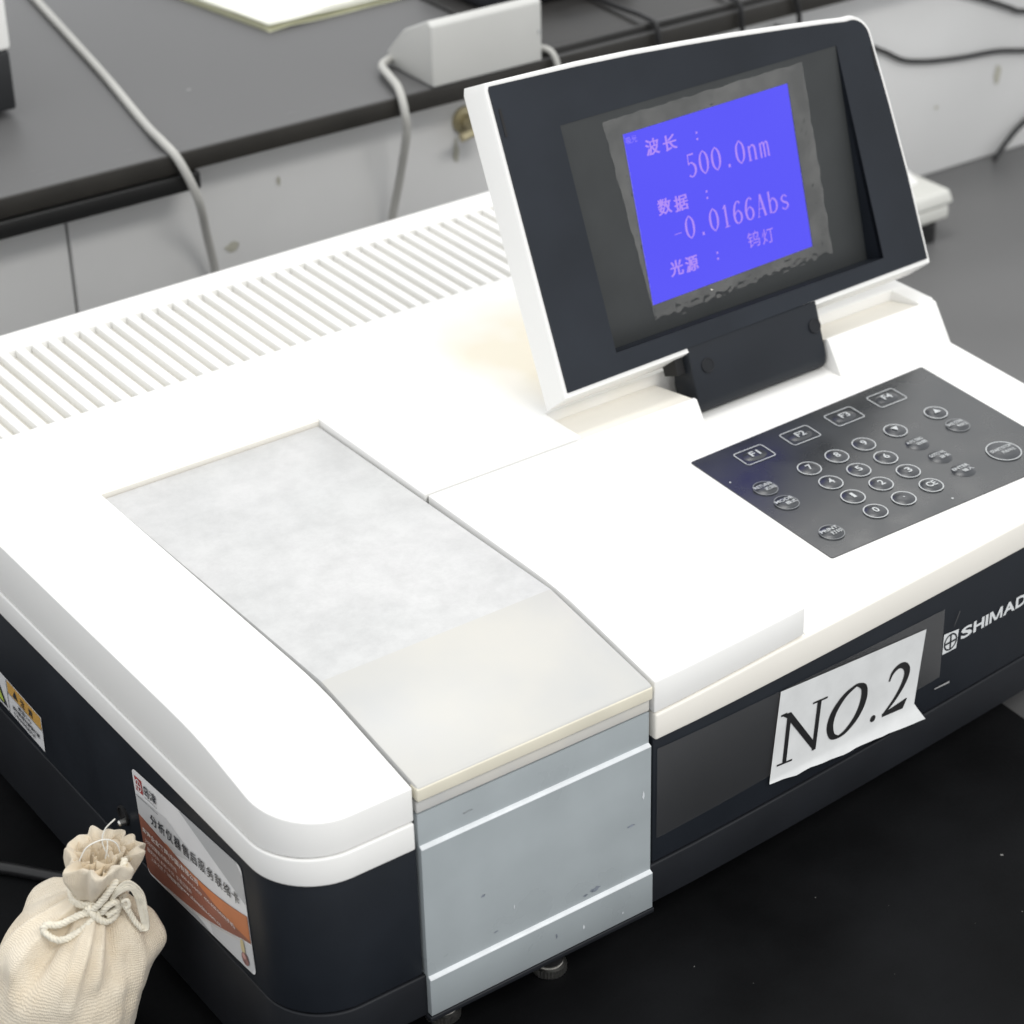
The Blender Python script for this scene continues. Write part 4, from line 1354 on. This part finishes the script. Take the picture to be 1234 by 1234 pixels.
PAPW = mat('white_paper', (0.82, 0.82, 0.74), 0.7, var=0.02, vscale=30)
PAPY = mat('yellowed_paper', (0.74, 0.74, 0.56), 0.7, var=0.04, vscale=30)
pap = thing('paper_stack', 'loose stack of white papers with curled yellowed edges on the shelf', 'papers', MB @ Vector((-0.1166, 0.1358, 0.1802)))
tip = Vector((-0.1166, 0.1358))
dl = Vector((-0.0165, 0.1035)).normalized()
dr = Vector((0.1099, 0.0054)).normalized()
for k in range(6):
    bm = bmesh.new()
    off = Vector((random.uniform(-.002, .002), random.uniform(-.001, .003)))
    if k == 5:
        off = Vector((0, 0.004))
    vs = {}
    for i in range(13):
        for j in range(9):
            q = tip + off + dr * (0.21 * i / 12) + dl * (0.28 * j / 8)
            z = 0.1806 + k * 0.0009 + 0.0022 * max(0, noise.noise(Vector((i * 0.45, j * 0.3, k * 3.1)))) * (1 if j < 2 else 0.4)
            vs[i, j] = bm.verts.new((q.x, q.y, z))
    for i in range(12):
        for j in range(8):
            bm.faces.new((vs[i, j], vs[i + 1, j], vs[i + 1, j + 1], vs[i, j + 1]))
    back_obj(bm, 'sheet', [PAPW if k >= 4 else PAPY], 0, pap, smooth=60)
tag(back_obj(prism([(0.19, 0.03), (0.30, 0.06), (0.27, 0.16), (0.16, 0.13)], 0.1842, 0.1848, 'z'), 'paper_slip', [PAPY]), 'small yellowed paper slip lying on the black shelf tray', 'paper')

# white and black instrument at the end of the shelf
inst = thing('shelf_instrument', 'white topped black instrument standing on the shelf beside the grey cable', 'instrument', MB @ Vector((-0.4, 0.15, 0.1802)))
back_obj(boxbm(-0.62, -0.3292, 0.0915, 0.38, 0.1850, 0.2250), 'body', [mat('black_case', (0.015, 0.016, 0.018), 0.45)], 0.002, inst)
back_obj(boxbm(-0.622, -0.3280, 0.0903, 0.382, 0.2254, 0.300), 'cover', [WHITE], 0.003, inst)
for fx, fy in ((-0.36, 0.12), (-0.36, 0.35), (-0.59, 0.12), (-0.59, 0.35)):
    bm = bmesh.new()
    lathe(bm, [(0.009, 0.1802), (0.009, 0.1852)], (fx, fy, 0), 20)
    back_obj(bm, 'foot', [RUBBER], 0, inst, smooth=30)

# black tray and leads on the right of the shelf
TRAY = mat('black_tray', (0.020, 0.019, 0.018), 0.38, var=0.4, vscale=14, rvar=0.1)
tr_ = thing('shelf_tray', 'flat black tray on the shelf behind the screen', 'tray', MB @ Vector((0.3, 0.1, 0.1802)))
back_obj(boxbm(0.0065, 0.62, -0.0270, 0.30, 0.1803, 0.1830), 'plate', [TRAY], 0.001, tr_)
back_obj(boxbm(0.0065, 0.62, -0.0272, -0.0230, 0.1831, 0.1855), 'rim', [TRAY], 0.0008, tr_)
bx = thing('black_power_unit', 'black box on the shelf tray behind the adapter', 'power unit', MB @ Vector((0.08, 0.1, 0.183)))
back_obj(boxbm(0.022, 0.15, 0.060, 0.16, 0.1832, 0.215), 'case', [mat('black_unit', (0.016, 0.018, 0.022), 0.4)], 0.006, bx)
for i, pts in enumerate(([(0.100, 0.16, .187), (0.0990, 0.0300, .187), (0.0985, -0.020, .1885), (0.0990, -0.0345, .182), (0.100, -0.034, .14), (0.101, -0.03, .05)],
                         [(0.185, 0.15, .187), (0.1780, 0.0100, .187), (0.1725, -0.022, .1885), (0.1735, -0.0345, .182), (0.1760, -0.034, .13), (0.177, -0.03, .05)],
                         [(0.13, 0.08, .187), (0.185, 0.025, .187), (0.215, -0.018, .1885), (0.224, -0.0345, .181), (0.232, -0.03, .14), (0.236, -0.01, .08)])):
    bm = bmesh.new()
    tube(bm, bpath(pts), 0.0019, 10)
    tag(back_obj(bm, 'thin_lead', [CABK], smooth=50), ('thin black lead over the shelf edge, next to the black power unit', 'thin black lead passing under the paper slip on the tray',
         'thin black lead starting at the black power unit and crossing the tray slantwise')[i], 'lead', 'black leads hanging behind the screen')
bm = bmesh.new()
tube(bm, bpath([(0.230, -0.006, .150), (0.300, -0.005, .1260), (0.3406, -0.004, .1068), (0.3620, -0.004, .0950), (0.3852, -0.004, .0888), (0.410, -0.004, .0850), (0.43, -0.004, .0828), (0.465, -0.004, .0800), (0.4985, -0.004, .0735), (0.60, -0.004, .055)]), 0.0019, 10)
tag(back_obj(bm, 'wall_cable', [CABK], smooth=50), 'black cable sagging along the grey panel right of the screen', 'cable')
bm = bmesh.new()
tube(bm, bpath([(0.40, -0.004, .145), (0.4526, -0.004, .1238), (0.475, -0.004, .1140), (0.4944, -0.004, .1071), (0.60, -0.004, .085)]), 0.0019, 10)
tag(back_obj(bm, 'wall_cable', [CABK], smooth=50), 'black cable running along the panel above the sagging one', 'cable')
bm = bmesh.new()
tube(bm, bpath([(0.463, -0.012, ZD + .002), (0.482, -0.008, .002), (0.50, -0.006, .012), (0.54, -0.006, .03)]), 0.0022, 10)
tag(back_obj(bm, 'wall_cable', [CABK], smooth=50), 'short black cable rising from the bench at the foot of the panel', 'cable')

# brass tap on the panel
BRASS = mat('dull_brass', (0.50, 0.44, 0.28), 0.4, metal=0.6, var=0.2, vscale=80)
tap = thing('gas_tap', 'small dull brass tap fixed to the grey panel', 'tap', MB @ Vector((-0.045, -0.002, 0.135)))
bm = bmesh.new()
lathe(bm, [(0.010, 0.0), (0.010, 0.003), (0.0055, 0.004), (0.0055, 0.016), (0.0075, 0.017), (0.0075, 0.026), (0.004, 0.028)], (0, 0, 0), 24)
bm.transform(Matrix.Translation((-0.042, 0.0, 0.139)) @ Matrix.Rotation(math.pi / 2, 4, 'X'))
back_obj(bm, 'body', [BRASS], 0, tap, smooth=35)
bm = bmesh.new()
tube(bm, bpath([(-0.042, -0.021, .139), (-0.050, -0.023, .1385), (-0.0600, -0.024, .137)]), 0.0032, 10)
back_obj(bm, 'lever', [BRASS], 0, tap, smooth=35)
STAIN = mat('panel_stain', (0.46, 0.45, 0.38), 0.6, var=0.1, vscale=200)
for cx, cz, rx, rz in ((-0.050, 0.118, 0.0032, 0.011), (-0.228, 0.093, 0.006, 0.004), (0.47, 0.06, 0.004, 0.010), (0.405, 0.045, 0.0025, 0.002), (-0.19, 0.13, 0.0015, 0.004)):
    bm = bmesh.new()
    poly(bm, [(cx + rx * math.cos(i * .6) * random.uniform(.5, 1.1), cz + rz * math.sin(i * .6) * random.uniform(.5, 1.1)) for i in range(10)], lambda a, b: (a, -0.0006, b))
    back_obj(bm, 'stain', [STAIN], 0, wall, smooth=None)

# white bench balance behind the screen
bal = thing('balance', 'low white bench device on dark feet behind the screen', 'balance', (0.76, 0.56, ZD))
BALM = mat('balance_plastic', (0.66, 0.66, 0.62), 0.45, var=0.02, vscale=20)
def frustum(b0, b1, z0, z1):
    bm = bmesh.new()
    A_ = [bm.verts.new((*p, z0)) for p in b0]
    B_ = [bm.verts.new((*p, z1)) for p in b1]
    bm.faces.new(A_[::-1])
    bm.faces.new(B_)
    for i in range(4):
        bm.faces.new((A_[i], A_[(i + 1) % 4], B_[(i + 1) % 4], B_[i]))
    return bm
finish(frustum([(0.62, 0.525), (0.829, 0.525), (0.829, 0.605), (0.62, 0.605)], [(0.62, 0.525), (0.829, 0.525), (0.829, 0.605), (0.62, 0.605)], 0.002, 0.014), 'tray', bal, [BALM], 0.003)
finish(frustum([(0.62, 0.523), (0.832, 0.523), (0.832, 0.607), (0.62, 0.607)], [(0.62, 0.526), (0.829, 0.526), (0.829, 0.605), (0.62, 0.605)], 0.0145, 0.026), 'rim', bal, [BALM], 0.003)
finish(frustum([(0.63, 0.545), (0.818, 0.545), (0.818, 0.603), (0.63, 0.603)], [(0.63, 0.575), (0.800, 0.575), (0.800, 0.603), (0.63, 0.603)], 0.026, 0.060), 'housing', bal, [WHITE], 0.003)
for fx, fy in ((0.808, 0.532), (0.64, 0.532), (0.808, 0.59), (0.64, 0.59)):
    bm = bmesh.new()
    lathe(bm, [(0.010, 0.0), (0.010, 0.0142)], (fx, fy, ZD), 20)
    finish(bm, 'foot', bal, [RUBBER], smooth=30)
